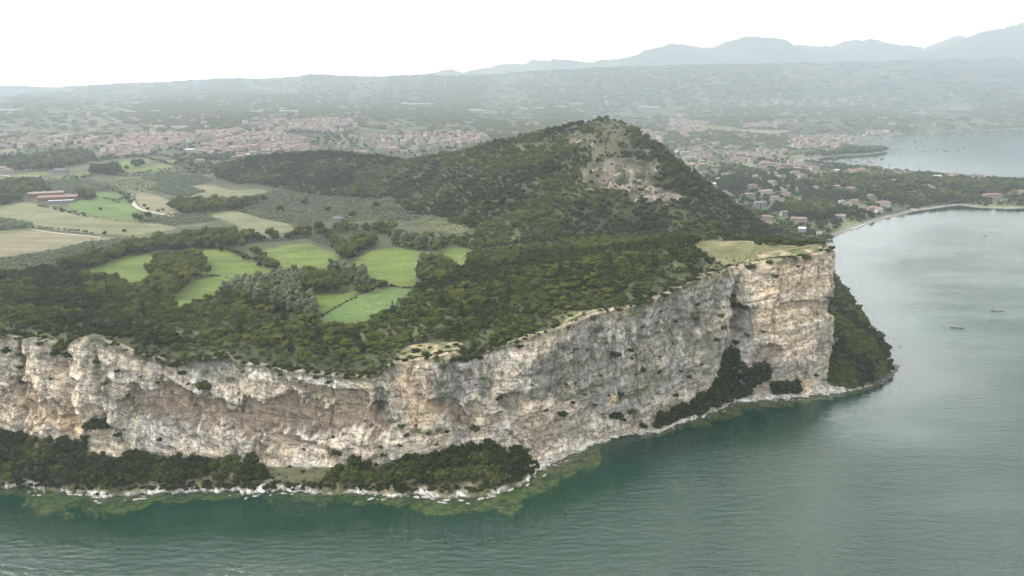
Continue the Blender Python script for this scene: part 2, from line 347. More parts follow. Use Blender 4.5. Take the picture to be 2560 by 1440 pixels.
OCHRE = [(1015,950,22,60,6,1),(1045,1030,26,60,8,1),(1010,920,14,30,0,1),(1080,1045,16,30,0,.7),(70,1030,60,50,20,.9),(180,1060,60,40,20,.9),(60,940,40,40,10,.5),(1975,700,40,34,0,.8),(1920,730,30,20,0,.7),(2040,700,40,30,0,.5),
 (1960,800,90,40,-8,.5),(2000,960,50,12,0,1),(1530,1000,14,16,0,1),(1950,770,60,20,0,.4),(1980,850,70,20,-8,.4),(160,920,40,30,0,.4),(1230,930,20,20,0,.3)]
WARM = [(1965,690,110,60,-5,1),(1960,800,110,70,-8,1),(1950,890,80,30,-8,.8),(1960,960,60,30,0,.7),(100,1010,120,80,15,.8),(700,1130,120,30,0,.6),(1060,980,60,90,0,.7),(1300,930,40,50,0,.7),(1350,990,60,30,0,.4),(1480,880,30,60,15,.5)]
WHITE = [(760,950,150,18,7,1),(640,935,60,20,0,1),(480,960,120,26,25,.8),(330,950,90,30,35,.8),(250,1000,70,24,40,.8),(360,1085,52,38,0,.9),(505,1080,9,46,4,1),(570,1085,40,30,0,.6),(620,1118,11,18,20,1.3),(650,1095,16,18,0,.7),(1165,900,34,26,0,.7),(1270,905,44,34,0,1),(1300,960,40,18,0,.9),(1220,1020,26,26,0,.8),
 (1520,820,40,50,20,.9),(1560,880,24,60,10,.8),(1420,1115,34,18,-20,1.4),(1500,1070,60,20,-10,.7),(1900,850,60,8,-8,.8),(2010,815,70,7,-10,1),(1990,905,70,7,-8,.9),(2000,735,80,6,-8,.8),(1050,895,50,12,0,.8),(870,1100,60,20,0,.6),(1040,1075,40,12,0,.6),(1290,1080,40,40,0,.5),(1700,880,20,40,0,.5),(1620,800,14,40,0,.6),(1100,1060,50,12,-5,.7),(1640,1010,60,14,-12,.7),(1790,930,30,30,0,.7)]
GREEN = [(1835,740,16,70,4,1),(1830,900,22,50,4,1),(1480,850,12,40,0,.7),(1600,840,10,20,0,.6),(1500,900,60,6,-14,.5),(1640,940,60,20,-10,.5),(1590,985,70,9,-20,.8),(1450,985,60,7,-22,.8),(1740,790,12,30,0,.8),(1560,930,30,12,0,.5),(48,900,7,60,0,.9),(250,1060,40,26,0,.8),(240,900,9,30,0,.7),(1380,900,14,40,0,.5),
 (1980,648,60,8,-8,.7),(1790,690,50,16,-28,.9),(1700,735,40,12,-20,.7),(1560,790,60,8,-12,.5),(1140,893,60,16,-4,.9),(1050,1075,60,8,0,.6),(900,955,60,8,0,.5),(1700,1010,50,12,-14,.6),(1600,890,40,12,-14,.4),(1680,820,20,30,10,.4),(1760,830,16,40,5,.5)]
rec, gry, och, wrm, wht, grn = [blob(L, .5, i * 7) for i, L in enumerate((RECESS, GREY, OCHRE, WARM, WHITE, GREEN))]
# bedding direction: dips to the right at the left, rises to the right further on
slope = np.interp(svals, [0, AL[17], AL[24], AL[30], AL[45], AL[-1]], [.25, .5, .12, -.05, -.26, -.2])
gs = np.concatenate([[0], np.cumsum(slope[:-1] * np.diff(svals))])
q = Z + gs[None]
D = (fbm(s2 / 26, Z / 60, 21, 3) - .5) * 9.0
D += (fbm(s2 / 8, Z / 26, 22, 4) - .5) * 4.5
rd = 1 - np.abs(fbm(s2 / 16, Z / 38, 23, 3) * 2 - 1); D -= np.clip(rd - .9, 0, 1) * 22          # vertical fractures
D += (fbm(s2 / 30, q / 3.4, 24, 4, .6) - .5) * 2.6                                              # strata
st = q / 11 + fbm(s2 / 30, q / 20, 25, 3) * 2.6; fr_ = st - np.floor(st); D += (ss(0, .12, fr_) - fr_) * 1.5 * fbm(s2 / 25, q / 15, 26, 2)   # ledges with undercuts
D += (fbm(s2 / 2.2, Z / 3.0, 26, 4, .6) - .5) * 1.7
D -= rec * 5.0; D += wht * .5
for (gu, wpx, dep) in ((46, 9, 5), (165, 16, 5), (245, 12, 2.5), (945, 14, 3), (1140, 10, 3.5), (1840, 15, 8), (1480, 10, 2.5), (1745, 12, 2.5), (1250, 8, 1.5), (590, 10, 2)):
    D -= dep * (1 - ss(.8, .97, np.where(zone == 2, tt, 1.0 * (zone == 3)))) * np.exp(-((cu - gu + (fbm(cv / 40, cv * 0, gu, 2) - .5) * 30) / wpx) ** 2) * (s2 < sfront)
wallw = np.where(zone == 2, ss(0, .06, tt) * (1 - ss(.94, 1.0, tt) * .75), np.where(zone == 3, .25 * (1 - tt), 0))
# talus relief
tal = (fbm(s2 / 7, Z / 5 + tt * 4, 31, 4) - .5) * np.where(s2 > sfront, 9.0, 3.0) * np.where(zone == 1, np.sin(np.clip(tt, 0, 1) * math.pi) ** .5, 0)
low = np.where((zone <= 1) & (Z < 3.6), (1 - np.clip(Z / 3.6, 0, 1)) * 1.35, 0)
D_ = np.where(zone == 3, np.maximum(D * wallw, -.8), D * wallw) + low * ((fbm(s2 / 2.6, Z / 1.2, 33, 4, .6) - .5) * 3.4)
CP[:, :, 0] += nrm[None, :, 0] * D_; CP[:, :, 1] += nrm[None, :, 1] * D_
CP[:, :, 2] += tal + np.where(zone == 2, (fbm(s2 / 3, Z / 3, 41, 3) - .5) * .8 * wallw, 0)
CP[:, :, 2] += np.where(zone == 3, .35 * np.sin(tt * math.pi) + (fbm(s2 / 2, tt * 5, 44, 3) - .5) * .7 * (1 - tt), 0)
# colours
def lerp(a, b, t): return a + (np.asarray(b) - a) * t[..., None]
base = np.array([.48, .415, .32]) * np.ones(cu.shape + (3,))
base = lerp(base, (.30, .26, .205), ss(.45, .68, fbm(s2 / 16, q / 7, 51, 5)) * .75)
base = lerp(base, (.34, .335, .32), ss(.5, .66, fbm(s2 / 11, Z / 24, 52, 4)) * .7)
base = lerp(base, (.47, .385, .28), wrm * .75)
sn = fbm(s2 / 55, q / 1.5, 151, 4, .62); base = base * (1 - .30 * ss(.52, .66, sn) * (1 - .5 * gry))[..., None]; base = base * (1 + .14 * ss(.5, .36, sn))[..., None]
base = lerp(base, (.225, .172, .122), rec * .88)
gn = ss(.34, .56, fbm(s2 / 5, Z / 12, 53, 5, .6))
base = lerp(base, (.175, .173, .158), gry * (.40 + .6 * gn))
base = lerp(base, (.46, .345, .215), och * (.3 + .6 * ss(.4, .6, fbm(s2 / 4, Z / 8, 54, 4))))
stn = fbm(s2 / .8, Z / 13, 55, 3, .6); stw = ss(.47, .58, stn)
base = lerp(base, (.52, .49, .43), np.clip(wht * (.25 + .6 * stw), 0, 1))
base = lerp(base, (.12, .115, .105), ss(.6, .72, fbm(s2 / .9, Z / 20, 56, 3)) * np.clip(wht * .6 + gry * .4 + .06, 0, 1) * .6)
crk = 1 - np.abs(fbm(s2 / 4.5, q / 2.4, 57, 4, .6) * 2 - 1); base = lerp(base, (.11, .095, .08), ss(.90, .985, crk) * .85)
crk2 = 1 - np.abs(fbm(s2 / 3, Z / 14, 58, 4, .6) * 2 - 1); base = lerp(base, (.12, .105, .09), ss(.93, .99, crk2) * .7)
tuft = ss(.54, .63, fbm(s2 / 2.6, Z / 2.2, 59, 4, .6)) * (gry * .65 + .07)
base = lerp(base, (.055, .068, .030), np.clip(tuft, 0, 1))
base = lerp(base, (.070, .078, .034), np.clip(grn * (.3 + ss(.35, .6, fbm(s2 / 2, Z / 2, 60, 4))), 0, .95))
# rim, talus, waterline
edge = np.where(zone == 2, ss(.93, .99, tt), np.where(zone == 3, 1, 0))
rimbare = np.interp(cu, [-400, 0, 50, 170, 190, 260, 400, 430, 560, 580, 630, 650, 800, 940, 975, 990, 1150, 1165, 1270, 1300, 1390, 1400, 1590, 1610, 1640, 1705, 1720, 1745, 1760, 2060, 2080], [.1, .1, .5, .1, .9, .8, .5, .1, .1, .8, .8, .3, .3, .2, .8, 1, 1, .2, .15, .6, .7, 1, .9, .2, .8, .8, .2, .2, .9, 1, .3])
rimc = lerp(np.array([.042, .052, .022]) * np.ones(cu.shape + (3,)), (.25, .205, .135), np.clip(rimbare * 1.5 - 1.35 * ss(.35, .62, fbm(s2 / 5, tt * 3, 61, 4)), 0, 1))
base = base * (1 - edge[..., None] * .75) + rimc * edge[..., None] * .75
talc = lerp(np.array([.075, .075, .038]) * np.ones(cu.shape + (3,)), (.26, .22, .14), ss(.55, .7, fbm(s2 / 8, tt * 4, 62, 4)) * .7)
isT = (zone == 1) & (BC[None, :, 2] > 5)
base = np.where(isT[..., None], talc, base)
lw = (1 - ss(.8, 2.0, Z + (fbm(s2 / 6, s2 * 0, 63, 4) - .5) * 5.5)) * (Z > .15)
lcr = ss(.46, .60, fbm(s2 / 1.8, Z / .9 + tt * 9, 161, 4, .62)); base = lerp(base, (.52, .50, .46), np.where(zone <= 1, lw, lw * .7)); base = base * (1 - .72 * (lw * lcr * (zone <= 1)))[..., None]
base = lerp(base, (.05, .045, .035), np.where(Z < .5, 1.0 - ss(.1, .5, Z), 0) * .9)
gf = grid_faces(NRr, NC)
# ================================================================== LAND OUTLINE
Spx = [(2060,600),(2120,578),(2200,550),(2290,528),(2350,519),(2400,513),(2450,520),(2520,522),(2600,520)]
shore = [(417, 906)] + [tuple(float(q_) for q_ in at_h(u, v, 0)) for u, v in Spx[1:]]
shore += [(1010, 1150), (1150, 1180), (1330, 1260), (1390, 1360), (1340, 1520)]
shore += [tuple(float(q_) for q_ in at_h(u, v, 0)) for u, v in [(2560,452),(2420,446),(2300,434),(2200,424),(2130,417),(2060,412),(2000,404),(2010,399),(2060,393),(2110,389),(2170,386),(2222,380),(2200,372),(2160,369),(2122,363),(2140,353),(2200,343),(2280,334),(2400,328),(2560,323)]]
shore += [(4600, 4800), (7600, 6500), (12000, 8000)]
SHL = [tuple(p) for p in SC[::8, :2]] + shore[1:]
LAND = SHL + [(12000, 40000), (-40000, 40000), (-40000, 300), (SC[0, 0] - 3, 300)]
CZ = [tuple(p) for p in SC[::4, :2]] + [tuple(p) for p in (TC[:, :2] - nrm * 3.5)[::-1][::4]]     # strip covered by the cliff mesh
# ================================================================== HEIGHT FIELD
ctl = []
for k_ in range(0, NC, 14):
    if svals[k_] < sfront + 400: ctl.append((TC[k_, 0] - nrm[k_, 0] * 4, TC[k_, 1] - nrm[k_, 1] * 4, TC[k_, 2] + .1))
def P(u, v, h=None, Y=None, c=0):
    if Y is not None: x, z = at_Y(u, v, Y); ctl.append((float(x), Y, float(z) - c))
    else: x, y = at_h(u, v, h + c); ctl.append((float(x), float(y), h))
for a_ in [(-300,760,68),(-300,690,62),(0,760,67),(0,700,60),(200,780,61),(200,700,54),(330,820,60),(450,800,56),(450,860,58),(600,860,59),(700,870,56),(700,790,50),(850,880,54),(900,860,54),(1000,820,57),(1100,780,60),(1250,800,66),(1250,700,66),(1400,740,73),(1400,650,74),(1550,700,80),(1550,620,76),(1650,650,86),(1700,602,86),
   (0,500,50),(0,560,50),(0,640,52),(-300,600,52),(300,540,47),(300,600,46),(300,680,45),(500,640,44),(500,720,45),(700,640,45),(700,560,46),(700,720,45),(900,640,48),(900,780,49),(1000,680,52),(350,480,48),(600,500,48),(100,430,52),(300,410,54),(500,400,56),(850,560,47),(1100,640,56),(1100,570,55),
   (300,360,60),(600,360,60),(800,345,62),(1000,345,58),(200,320,72),(500,325,70),(700,305,88),(800,300,86),(900,300,76),(1100,320,62),(1300,310,58),(0,340,64),(0,300,88),(-300,340,64),(1400,300,56),
   (0,260,120),(400,260,122),(800,260,118),(1200,262,108),(1600,260,104),(2000,262,98),(2400,268,84),(-400,260,120),
   (1900,545,8),(1800,490,12),(1700,400,20),(1750,440,15),(2000,560,5),(2200,500,7),(2300,460,12),(2500,482,11),(2450,452,6),(1900,400,12),(2050,350,15),(1850,320,30),(2300,300,35),(1700,290,45),(2150,395,4),(2500,300,30),(2000,300,50),(1700,340,28)]: P(*a_)
P(1740, 606, Y=462); P(1850, 605, Y=458); P(1760, 640, h=91); P(1900, 626, h=92); P(1800, 650, h=91); P(2030, 612, h=95); P(1960, 618, h=93.5)
ctl += [(150, 500, 82), (110, 505, 83), (185, 478, 86), (150, 560, 70), (195, 530, 64)]
HC = [(1000,[(560,None,49),(500,None,56)]),(1560,[(570,626),(500,652),(470,672),(430,681),(400,716),(340,815),(303,925)]),(1490,[(575,622),(500,658),(468,676),(428,688),(395,722),(345,812),(308,905)]),(1300,[(590,599),(540,636),(450,722),(380,882)]),
 (1150,[(600,625),(540,728),(480,806),(420,919)]),(1050,[(545,803),(500,878),(440,984)]),(950,[(495,948),(430,1071)]),(800,[(480,1008),(420,1110)]),(700,[(470,1052),(420,1148)]),(600,[(455,1125)]),(520,[(430,1253)]),
 (1420,[(590,592),(540,640),(480,692),(420,750),(370,810)]),(1640,[(560,640),(505,667),(485,673),(470,684),(435,694),(400,735)]),(1700,[(505,668),(485,676),(560,640)]),(1720,[(440,745)]),(1800,[(540,680),(580,618)]),(1880,[(580,680)])]
for u_, L_ in HC:
    for e in L_:
        if e[1] is None: P(u_, e[0], h=e[2])
        else: P(u_, e[0], Y=float(e[1]), c=4)
RIDGE = [(1300,335,950),(1250,343,965),(1200,358,975),(1150,372,990),(1100,381,1025),(1050,386,1060),(950,384,1130),(870,379,1170),(800,375,1200),(700,382,1230),(620,387,1255),(520,396,1400),(1360,322,900),(1420,318,885),(1470,312,880),(1640,350,862),(1680,383,838),(1720,415,815),(1760,448,800),(1800,474,790),(1850,512,790),(1900,543,800),(1950,575,815)]
for u_, v_, Y_ in RIDGE:
    c_ = 6 if not (1440 < u_ < 1600) else 0
    P(u_, v_, Y=float(Y_), c=c_); x_, z_ = at_Y(u_, v_, float(Y_))
    k_ = 1.16; bh = 56 if u_ < 1250 else (40 if u_ < 1500 else 10)
    if u_ < 1900: ctl.append((float(x_) * k_ + (60 if u_ > 1600 else 0), Y_ * k_, min(bh, z_ * .6)))
P(1518, 301, Y=930.0); P(1550, 302, Y=925.0); P(1490, 303, Y=915.0); P(1450, 309, Y=900.0); P(1590, 322, Y=900.0, c=2)
# far hill crest, read from the skyline
CREST = [(-700,225),(-300,218),(0,214),(60,213),(100,217),(130,223),(200,215),(380,208),(500,202),(560,196),(640,200),(780,188),(860,193),(1000,190),(1060,187),(1110,192),(1200,188),(1400,176),(1500,170),(1600,166),(1800,160),(2000,157),(2200,151),(2400,146),(2560,140),(2900,132)]
for u_, v_ in CREST:
    P(u_, v_, Y=7600.0); x_, z_ = at_Y(u_, v_, 7600.0); ctl.append((float(x_) * 1.35, 7600 * 1.35, z_ * .3))
    v2 = v_ + (245 - v_) * .55; P(u_, v2, Y=6300.0)
ctl = np.array(ctl, float)
def rbf_fit(c):
    X = c[:, :2] / 1000; d = np.sqrt(((X[:, None] - X[None]) ** 2).sum(-1)); n = len(c)
    A = np.zeros((n + 3, n + 3)); A[:n, :n] = d + np.eye(n) * 2e-4 * -1; A[:n, n] = 1; A[:n, n + 1:] = X; A[n, :n] = 1; A[n + 1:, :n] = X.T
    return X, np.linalg.solve(A, np.concatenate([c[:, 2], [0, 0, 0]]))
RX, RW = rbf_fit(ctl)
def Hf(x, y):
    x = np.atleast_1d(np.asarray(x, float)); y = np.atleast_1d(np.asarray(y, float)); sh = x.shape; x = x.ravel(); y = y.ravel(); out = np.empty(len(x)); n = len(RX)
    for i in range(0, len(x), 40000):
        X = np.stack([x[i:i + 40000], y[i:i + 40000]], 1) / 1000
        d = np.sqrt((X[:, None, 0] - RX[None, :, 0]) ** 2 + (X[:, None, 1] - RX[None, :, 1]) ** 2)
        out[i:i + 40000] = d @ RW[:n] + RW[n] + X @ RW[n + 1:]
    r = np.hypot(x, y)
    far = ss(2600, 5200, r)
    out += far * ((fbm(x / 900, y / 900, 71, 4) - .5) * 70 + (fbm(x / 300, y / 500, 72, 3) - .5) * 22) * (1 - ss(6800, 7400, y) * .6)
    hill = np.exp(-(((x - 120) / 260) ** 2 + ((y - 760) / 190) ** 2))
    out += hill * (fbm(x / 42, y / 42, 73, 4) - .5) * 14 + (fbm(x / 60, y / 60, 74, 3) - .5) * 1.6
    near = (y > 880) & (x > 280)
    if near.any():
        xi, yi = x[near], y[near]; d = dist_poly(xi, yi, shore); ins = pip(xi, yi, LAND)
        kk = .05 + .10 * ss(0, 1, fbm(xi / 300, yi / 300, 75, 2))
        cap = .35 + np.minimum(d, 12) * .05 + np.maximum(d - 8, 0) * (kk + .12 * ss(200, 420, d))
        o = np.minimum(np.maximum(out[near], 2.2), cap); out[near] = np.where(ins, o, -np.minimum(.3 + d * .12, 12))
    return out.reshape(sh)
# ------------------------------------------------------------------ terrain sheet
NCOL = 620
az = np.tan(np.linspace(R(-50), R(47), NCOL))
rws = [296.0]
while rws[-1] < 12600: rws.append(rws[-1] + (1.75 if rws[-1] < 980 else max(2.2, (rws[-1] - 980) * .011 + 2.2)))
rws = np.array(rws); NRW = len(rws)
TX = az[None] * rws[:, None] * 1.0; TY = rws[:, None] + 0 * TX
TZ = Hf(TX, TY)
inC = pip(TX, TY, CZ)
lm = pip(TX, TY, LAND)
off = dist_poly(TX[~lm], TY[~lm], shore) if (~lm).any() else 0
lf = lm.copy().astype(float); tmp = np.zeros(TX.shape); tmp[~lm] = off; okw = (~lm) & (tmp < 60) & (TY > 890)
keepv = (lm & ~inC) | okw
kf = keepv[:-1, :-1] & keepv[1:, :-1] & keepv[:-1, 1:] & keepv[1:, 1:]
# ground colours (alpha 1 = own colour, 0 = parcels of far countryside)... alpha is the mix towards parcels
gcol = np.ones(TX.shape + (4,)) * np.array([.055, .062, .032, 0])
n_ = fbm(TX / 30, TY / 30, 81, 4)
gcol[..., :3] = lerp(gcol[..., :3], (.10, .105, .05), ss(.5, .68, n_) * .8)
rr = np.hypot(TX, TY)
ep = ((TX > 250) & (TY > 850)); gcol[..., :3] = np.where(ep[..., None], lerp(np.array([.07, .09, .045]) * np.ones(TX.shape + (3,)), (.15, .17, .085), ss(.42, .6, fbm(TX / 70, TY / 90, 82, 4))), gcol[..., :3])
gcol[..., 3] = ss(1350, 1900, TY) * (1 - .55 * (ep & (TY < 2600)))
tu, tv = proj(TX, TY, TZ)
vis_hill = (TY < 1000) & (TY > 560)
def hblob(L, sd_):
    n = (fbm(tu / 18, tv / 10, sd_, 4) - .5); o = np.zeros(TX.shape)
    for (u, v, ru, rv, st) in L: o = np.maximum(o, st * (1 - ss(.7, 1.15, np.sqrt(((tu - u) / ru) ** 2 + ((tv - v) / rv) ** 2) + n * 1.3)))
    return o * vis_hill
hr = hblob([(1560,435,95,42,1),(1500,440,40,34,1),(1640,492,72,13,1),(1690,495,35,9,1),(1440,345,20,16,.9),(1475,350,18,14,.9),(1600,380,30,6,.8),(1450,365,40,10,.5),(1330,365,60,5,.5)], 84)
hg = hblob([(1535,335,40,34,1),(1500,316,50,9,1),(1520,380,34,26,.9),(1490,405,26,24,.7),(1600,352,14,16,.5),(1345,450,8,16,.6)], 85)
HR, HG = hr, hg
rockc = lerp(np.array([.13, .112, .092]) * np.ones(TX.shape + (3,)), (.055, .058, .036), ss(.40, .58, fbm(TX / 9, TZ / 6, 86, 4)))
gcol[..., :3] = lerp(gcol[..., :3], (.072, .072, .042), hg * .9) ; gcol[..., :3] = gcol[..., :3] * (1 - hr[..., None]) + rockc * hr[..., None]
dsh = np.zeros(TX.shape); mm = (TX > 280) & (TY > 880) & (TY < 5200); dsh[mm] = dist_poly(TX[mm], TY[mm], shore); bch = mm & lm & (dsh < 7 + 0.002 * TY)
gcol[bch] = (.20, .185, .16, 0)
gcol[~lm] = (.05, .06, .035, 0)
# extra sharp relief on the hill's rock bands
TZ = TZ + hr * (fbm(TX / 7, TY / 7, 87, 4) - .5) * 9
f = grid_faces(NRW, NCOL, kf)
co, f2, gc = compact(np.stack([TX, TY, TZ], -1).reshape(-1, 3), f, gcol.reshape(-1, 4))
tag(link('ground', mesh_np('ground', co, f2, M['ground'], True, gc)), kind='structure')
# fast height lookup (bilinear in the sheet's own rows and columns)
azl = np.linspace(R(-50), R(47), NCOL)
def HG_(x, y):
    x = np.asarray(x, float); y = np.asarray(y, float)
    ci = np.clip((np.arctan2(x, y) - azl[0]) / (azl[1] - azl[0]), 0, NCOL - 1.001); ri = np.clip(np.interp(y, rws, np.arange(NRW)), 0, NRW - 1.001)
    c0 = ci.astype(int); r_ = ri.astype(int); fc = ci - c0; fr2 = ri - r_
    return (TZ[r_, c0] * (1 - fc) + TZ[r_, c0 + 1] * fc) * (1 - fr2) + (TZ[r_ + 1, c0] * (1 - fc) + TZ[r_ + 1, c0 + 1] * fc) * fr2
for r_ in range(NRr):                      # the rim folds down onto the sheet
    if zone[r_, 0] == 3:
        t_ = tt[r_, 0]; g_ = HG_(CP[r_, :, 0], CP[r_, :, 1]) - .35; CP[r_, :, 2] = CP[r_, :, 2] * (1 - t_ ** 1.2) + np.minimum(g_, CP[r_, :, 2] + .5) * t_ ** 1.2
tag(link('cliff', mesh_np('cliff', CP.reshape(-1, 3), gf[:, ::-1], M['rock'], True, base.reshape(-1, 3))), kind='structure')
YM = np.geomspace(305, 9000, 900)
def onground(u, v):
    """where the line of sight through a point of the photograph meets the ground"""
    a, y, z = ray(u, v); t = YM / y; X = a * t; Zr = CAMH + z * t; g = HG_(X, YM)
    k = np.nonzero((Zr <= g))[0]; k = k[0] if len(k) else len(YM) - 1
    if k == 0: return float(X[0]), float(YM[0])
    d0 = Zr[k - 1] - g[k - 1]; d1 = Zr[k] - g[k]; q_ = d0 / (d0 - d1 + 1e-9)
    return float(X[k - 1] + (X[k] - X[k - 1]) * q_), float(YM[k - 1] + (YM[k] - YM[k - 1]) * q_)
def wpoly(L, h=None): return [onground(u, v) for u, v in L]
# ------------------------------------------------------------------ water, bed, shoal
lx = np.concatenate([[-4000, -2500, -1500], np.arange(-1000, 1500, 14), [1800, 2500, 4000, 7000, 14000]]); ly = np.concatenate([[-3000, -1500, -500, -100], np.arange(0, 1300, 14), np.arange(1300, 4500, 160), [5500, 7500, 9500]])
LX, LY = np.meshgrid(lx, ly); ld = dist_poly(LX, LY, SHL)
amp = (.16 + .84 * ss(10, 120, ld)) * np.interp(LY, [0, 380, 700, 1200, 2200, 4000], [1.0, 1.0, .42, .13, .05, .03])
me = mesh_np('lake', np.stack([LX, LY, LX * 0], -1).reshape(-1, 3), grid_faces(len(ly), len(lx)), M['water'])
at_ = me.attributes.new('amp', 'FLOAT', 'POINT'); at_.data.foreach_set('value', amp.ravel().astype(np.float32))
tag(link('lake', me), kind='structure')
m = N('deep_bed'); M['bed'] = m.surf(m.bsdf((.002, .014, .009), 1, 0))  # dark green bed colour stands in for light absorbed by the deep water
me = mesh_np('lake_bed', [(-4000, -3000, -13), (14000, -3000, -13), (14000, 9500, -13), (-4000, 9500, -13)], np.array([[0, 1, 2, 3]]), M['bed'])
tag(link('lake_bed', me), kind='structure')
su, _ = proj(SC[:, 0], SC[:, 1], 0 * svals)
WT = np.interp(su, [-300, 0, 60, 110, 200, 300, 370, 395, 450, 560, 640, 700, 820, 960, 1040, 1100, 1200, 1290, 1330, 1400, 1470, 1500, 1560, 1640, 1720, 1800, 1900, 2000, 2060, 2120, 2200, 2260], [6, 5, 9, 15, 17, 15, 12, 8, 9, 7, 5, 9, 9, 10, 15, 18, 17, 15, 15, 15, 14, 4, 3, 5, 10, 14, 12, 9, 6, 5, 5, 4])
WT = np.where(svals > sfront + 60, 5, WT) * (.75 + .6 * fbm(svals / 16, svals * 0, 91, 4))
NSH = 34; tw = np.linspace(0, 1.25, NSH)
SX = SC[None, :, 0] + nrm[None, :, 0] * (tw[:, None] * WT[None] * 1.35 - 2); SY = SC[None, :, 1] + nrm[None, :, 1] * (tw[:, None] * WT[None] * 1.35 - 2)
ed = np.round((fbm(SX / 13, SY / 10, 92, 3) - .5) * 9) / 9 * .6 + (fbm(SX / 5, SY / 5, 98, 4) - .5) * .5
tq = tw[:, None] + ed * .75
SZ = -.25 - .9 * np.clip(tq, 0, 1) - 11.5 * ss(.77, .92, tq) + (fbm(SX / 3, SY / 2, 93, 4, .6) - .5) * 1.0 * (1 - ss(.7, .9, tq))
SZ -= ss(.62, .75, fbm(SX / 14, SY / 14, 95, 3)) * 5 * ss(.25, .5, tw[:, None])
SZ = np.minimum(SZ, .25)
scol = lerp(np.array([.22, .19, .078]) * np.ones(SX.shape + (3,)), (.12, .09, .05), ss(.42, .62, fbm(SX / 5, SY / 3, 94, 4)))
scol = lerp(scol, (.19, .195, .085), ss(.45, .6, fbm(SX / 20, SY / 12, 96, 3)) * .6)
scol = lerp(scol, (.5, .48, .4), ss(.0, .25, SZ)); scol = lerp(scol, (.002, .014, .009), ss(.60, .70, tq)); scol = lerp(scol, (.002, .014, .009), 1 - ss(-3.2, -1.9, SZ))  # outer drop fades to bed colour: light lost with depth put into the colour
tag(link('shallow_rock_shelf', mesh_np('shallow_rock_shelf', np.stack([SX, SY, SZ], -1).reshape(-1, 3), grid_faces(NSH, NC), M['shoal'], True, scol.reshape(-1, 3))), kind='structure')
# ------------------------------------------------------------------ mountains
m = N('mountain'); pos = m.pos(); n1 = m.noise(.0012, 8, pos, .65)
M['mtn'] = m.surf(m.bsdf(m.ramp(n1, [(.35, (.04, .055, .035)), (.6, (.075, .085, .05)), (.75, (.16, .15, .12))]), .95, .1))
def ridge(name, prof, Y, W, seed, amp):
    us = np.linspace(prof[0][0], prof[-1][0], 420); vs = np.interp(us, [p[0] for p in prof], [p[1] for p in prof]); X, Zc = at_Y(us, vs, Y)
    a = X / Y; tt_ = np.linspace(-1, 1, 44); XX = a[None] * (Y + tt_[:, None] * W); YY = Y + tt_[:, None] * W + 0 * XX
    pr = (1 - np.abs(tt_)) ** 1.15; nz_ = fbm(XX / 1100, YY / 1100, seed, 6, .55) - .5
    rg = 1 - np.abs(fbm(XX / 700, YY / 1400, seed + 9, 4) * 2 - 1)
    ZZ = Zc[None] * pr[:, None] + (nz_ * amp * 1.4 + (rg - .8) * amp * 1.3) * (np.sin(pr * math.pi)[:, None]) + (fbm(XX / 500, YY / 500, seed + 3, 5, .6) - .5) * amp * .34 * (pr[:, None] > .02) + (fbm(XX / 150, YY / 170, seed + 5, 4, .6) - .5) * 75 * (pr[:, None] > .05)
    ZZ = np.where(pr[:, None] < .02, -6, ZZ)
    tag(link(name, mesh_np(name, np.stack([XX, YY, ZZ], -1).reshape(-1, 3), grid_faces(44, 420), M['mtn'], True)), kind='structure')
ridge('mountain', [(1000,215),(1060,186),(1100,178),(1130,176),(1160,184),(1190,174),(1240,160),(1280,154),(1340,152),(1400,148),(1440,150),(1480,150),(1540,146),(1600,128),(1640,115),(1690,107),(1720,112),(1760,116),(1800,108),(1840,98),(1880,92),(1920,93),(1960,97),(1990,110),(2040,124),(2100,135),(2200,150),(2400,190)], 9700, 1300, 501, 220)
ridge('mountain', [(1880,170),(1960,120),(2000,108),(2040,114),(2080,112),(2120,106),(2150,96),(2180,90),(2210,97),(2250,112),(2290,120),(2330,124),(2400,140),(2500,170)], 11000, 1100, 521, 260)
ridge('mountain', [(2150,190),(2230,150),(2290,130),(2330,122),(2370,112),(2410,96),(2450,78),(2490,66),(2530,60),(2560,55),(2620,48),(2700,52),(2800,44),(3000,70)], 9100, 1200, 541, 240)
ridge('mountain', [(2240,170),(2300,122),(2340,106),(2370,96),(2400,88),(2440,90),(2500,110),(2600,140)], 11900, 1100, 561, 220)

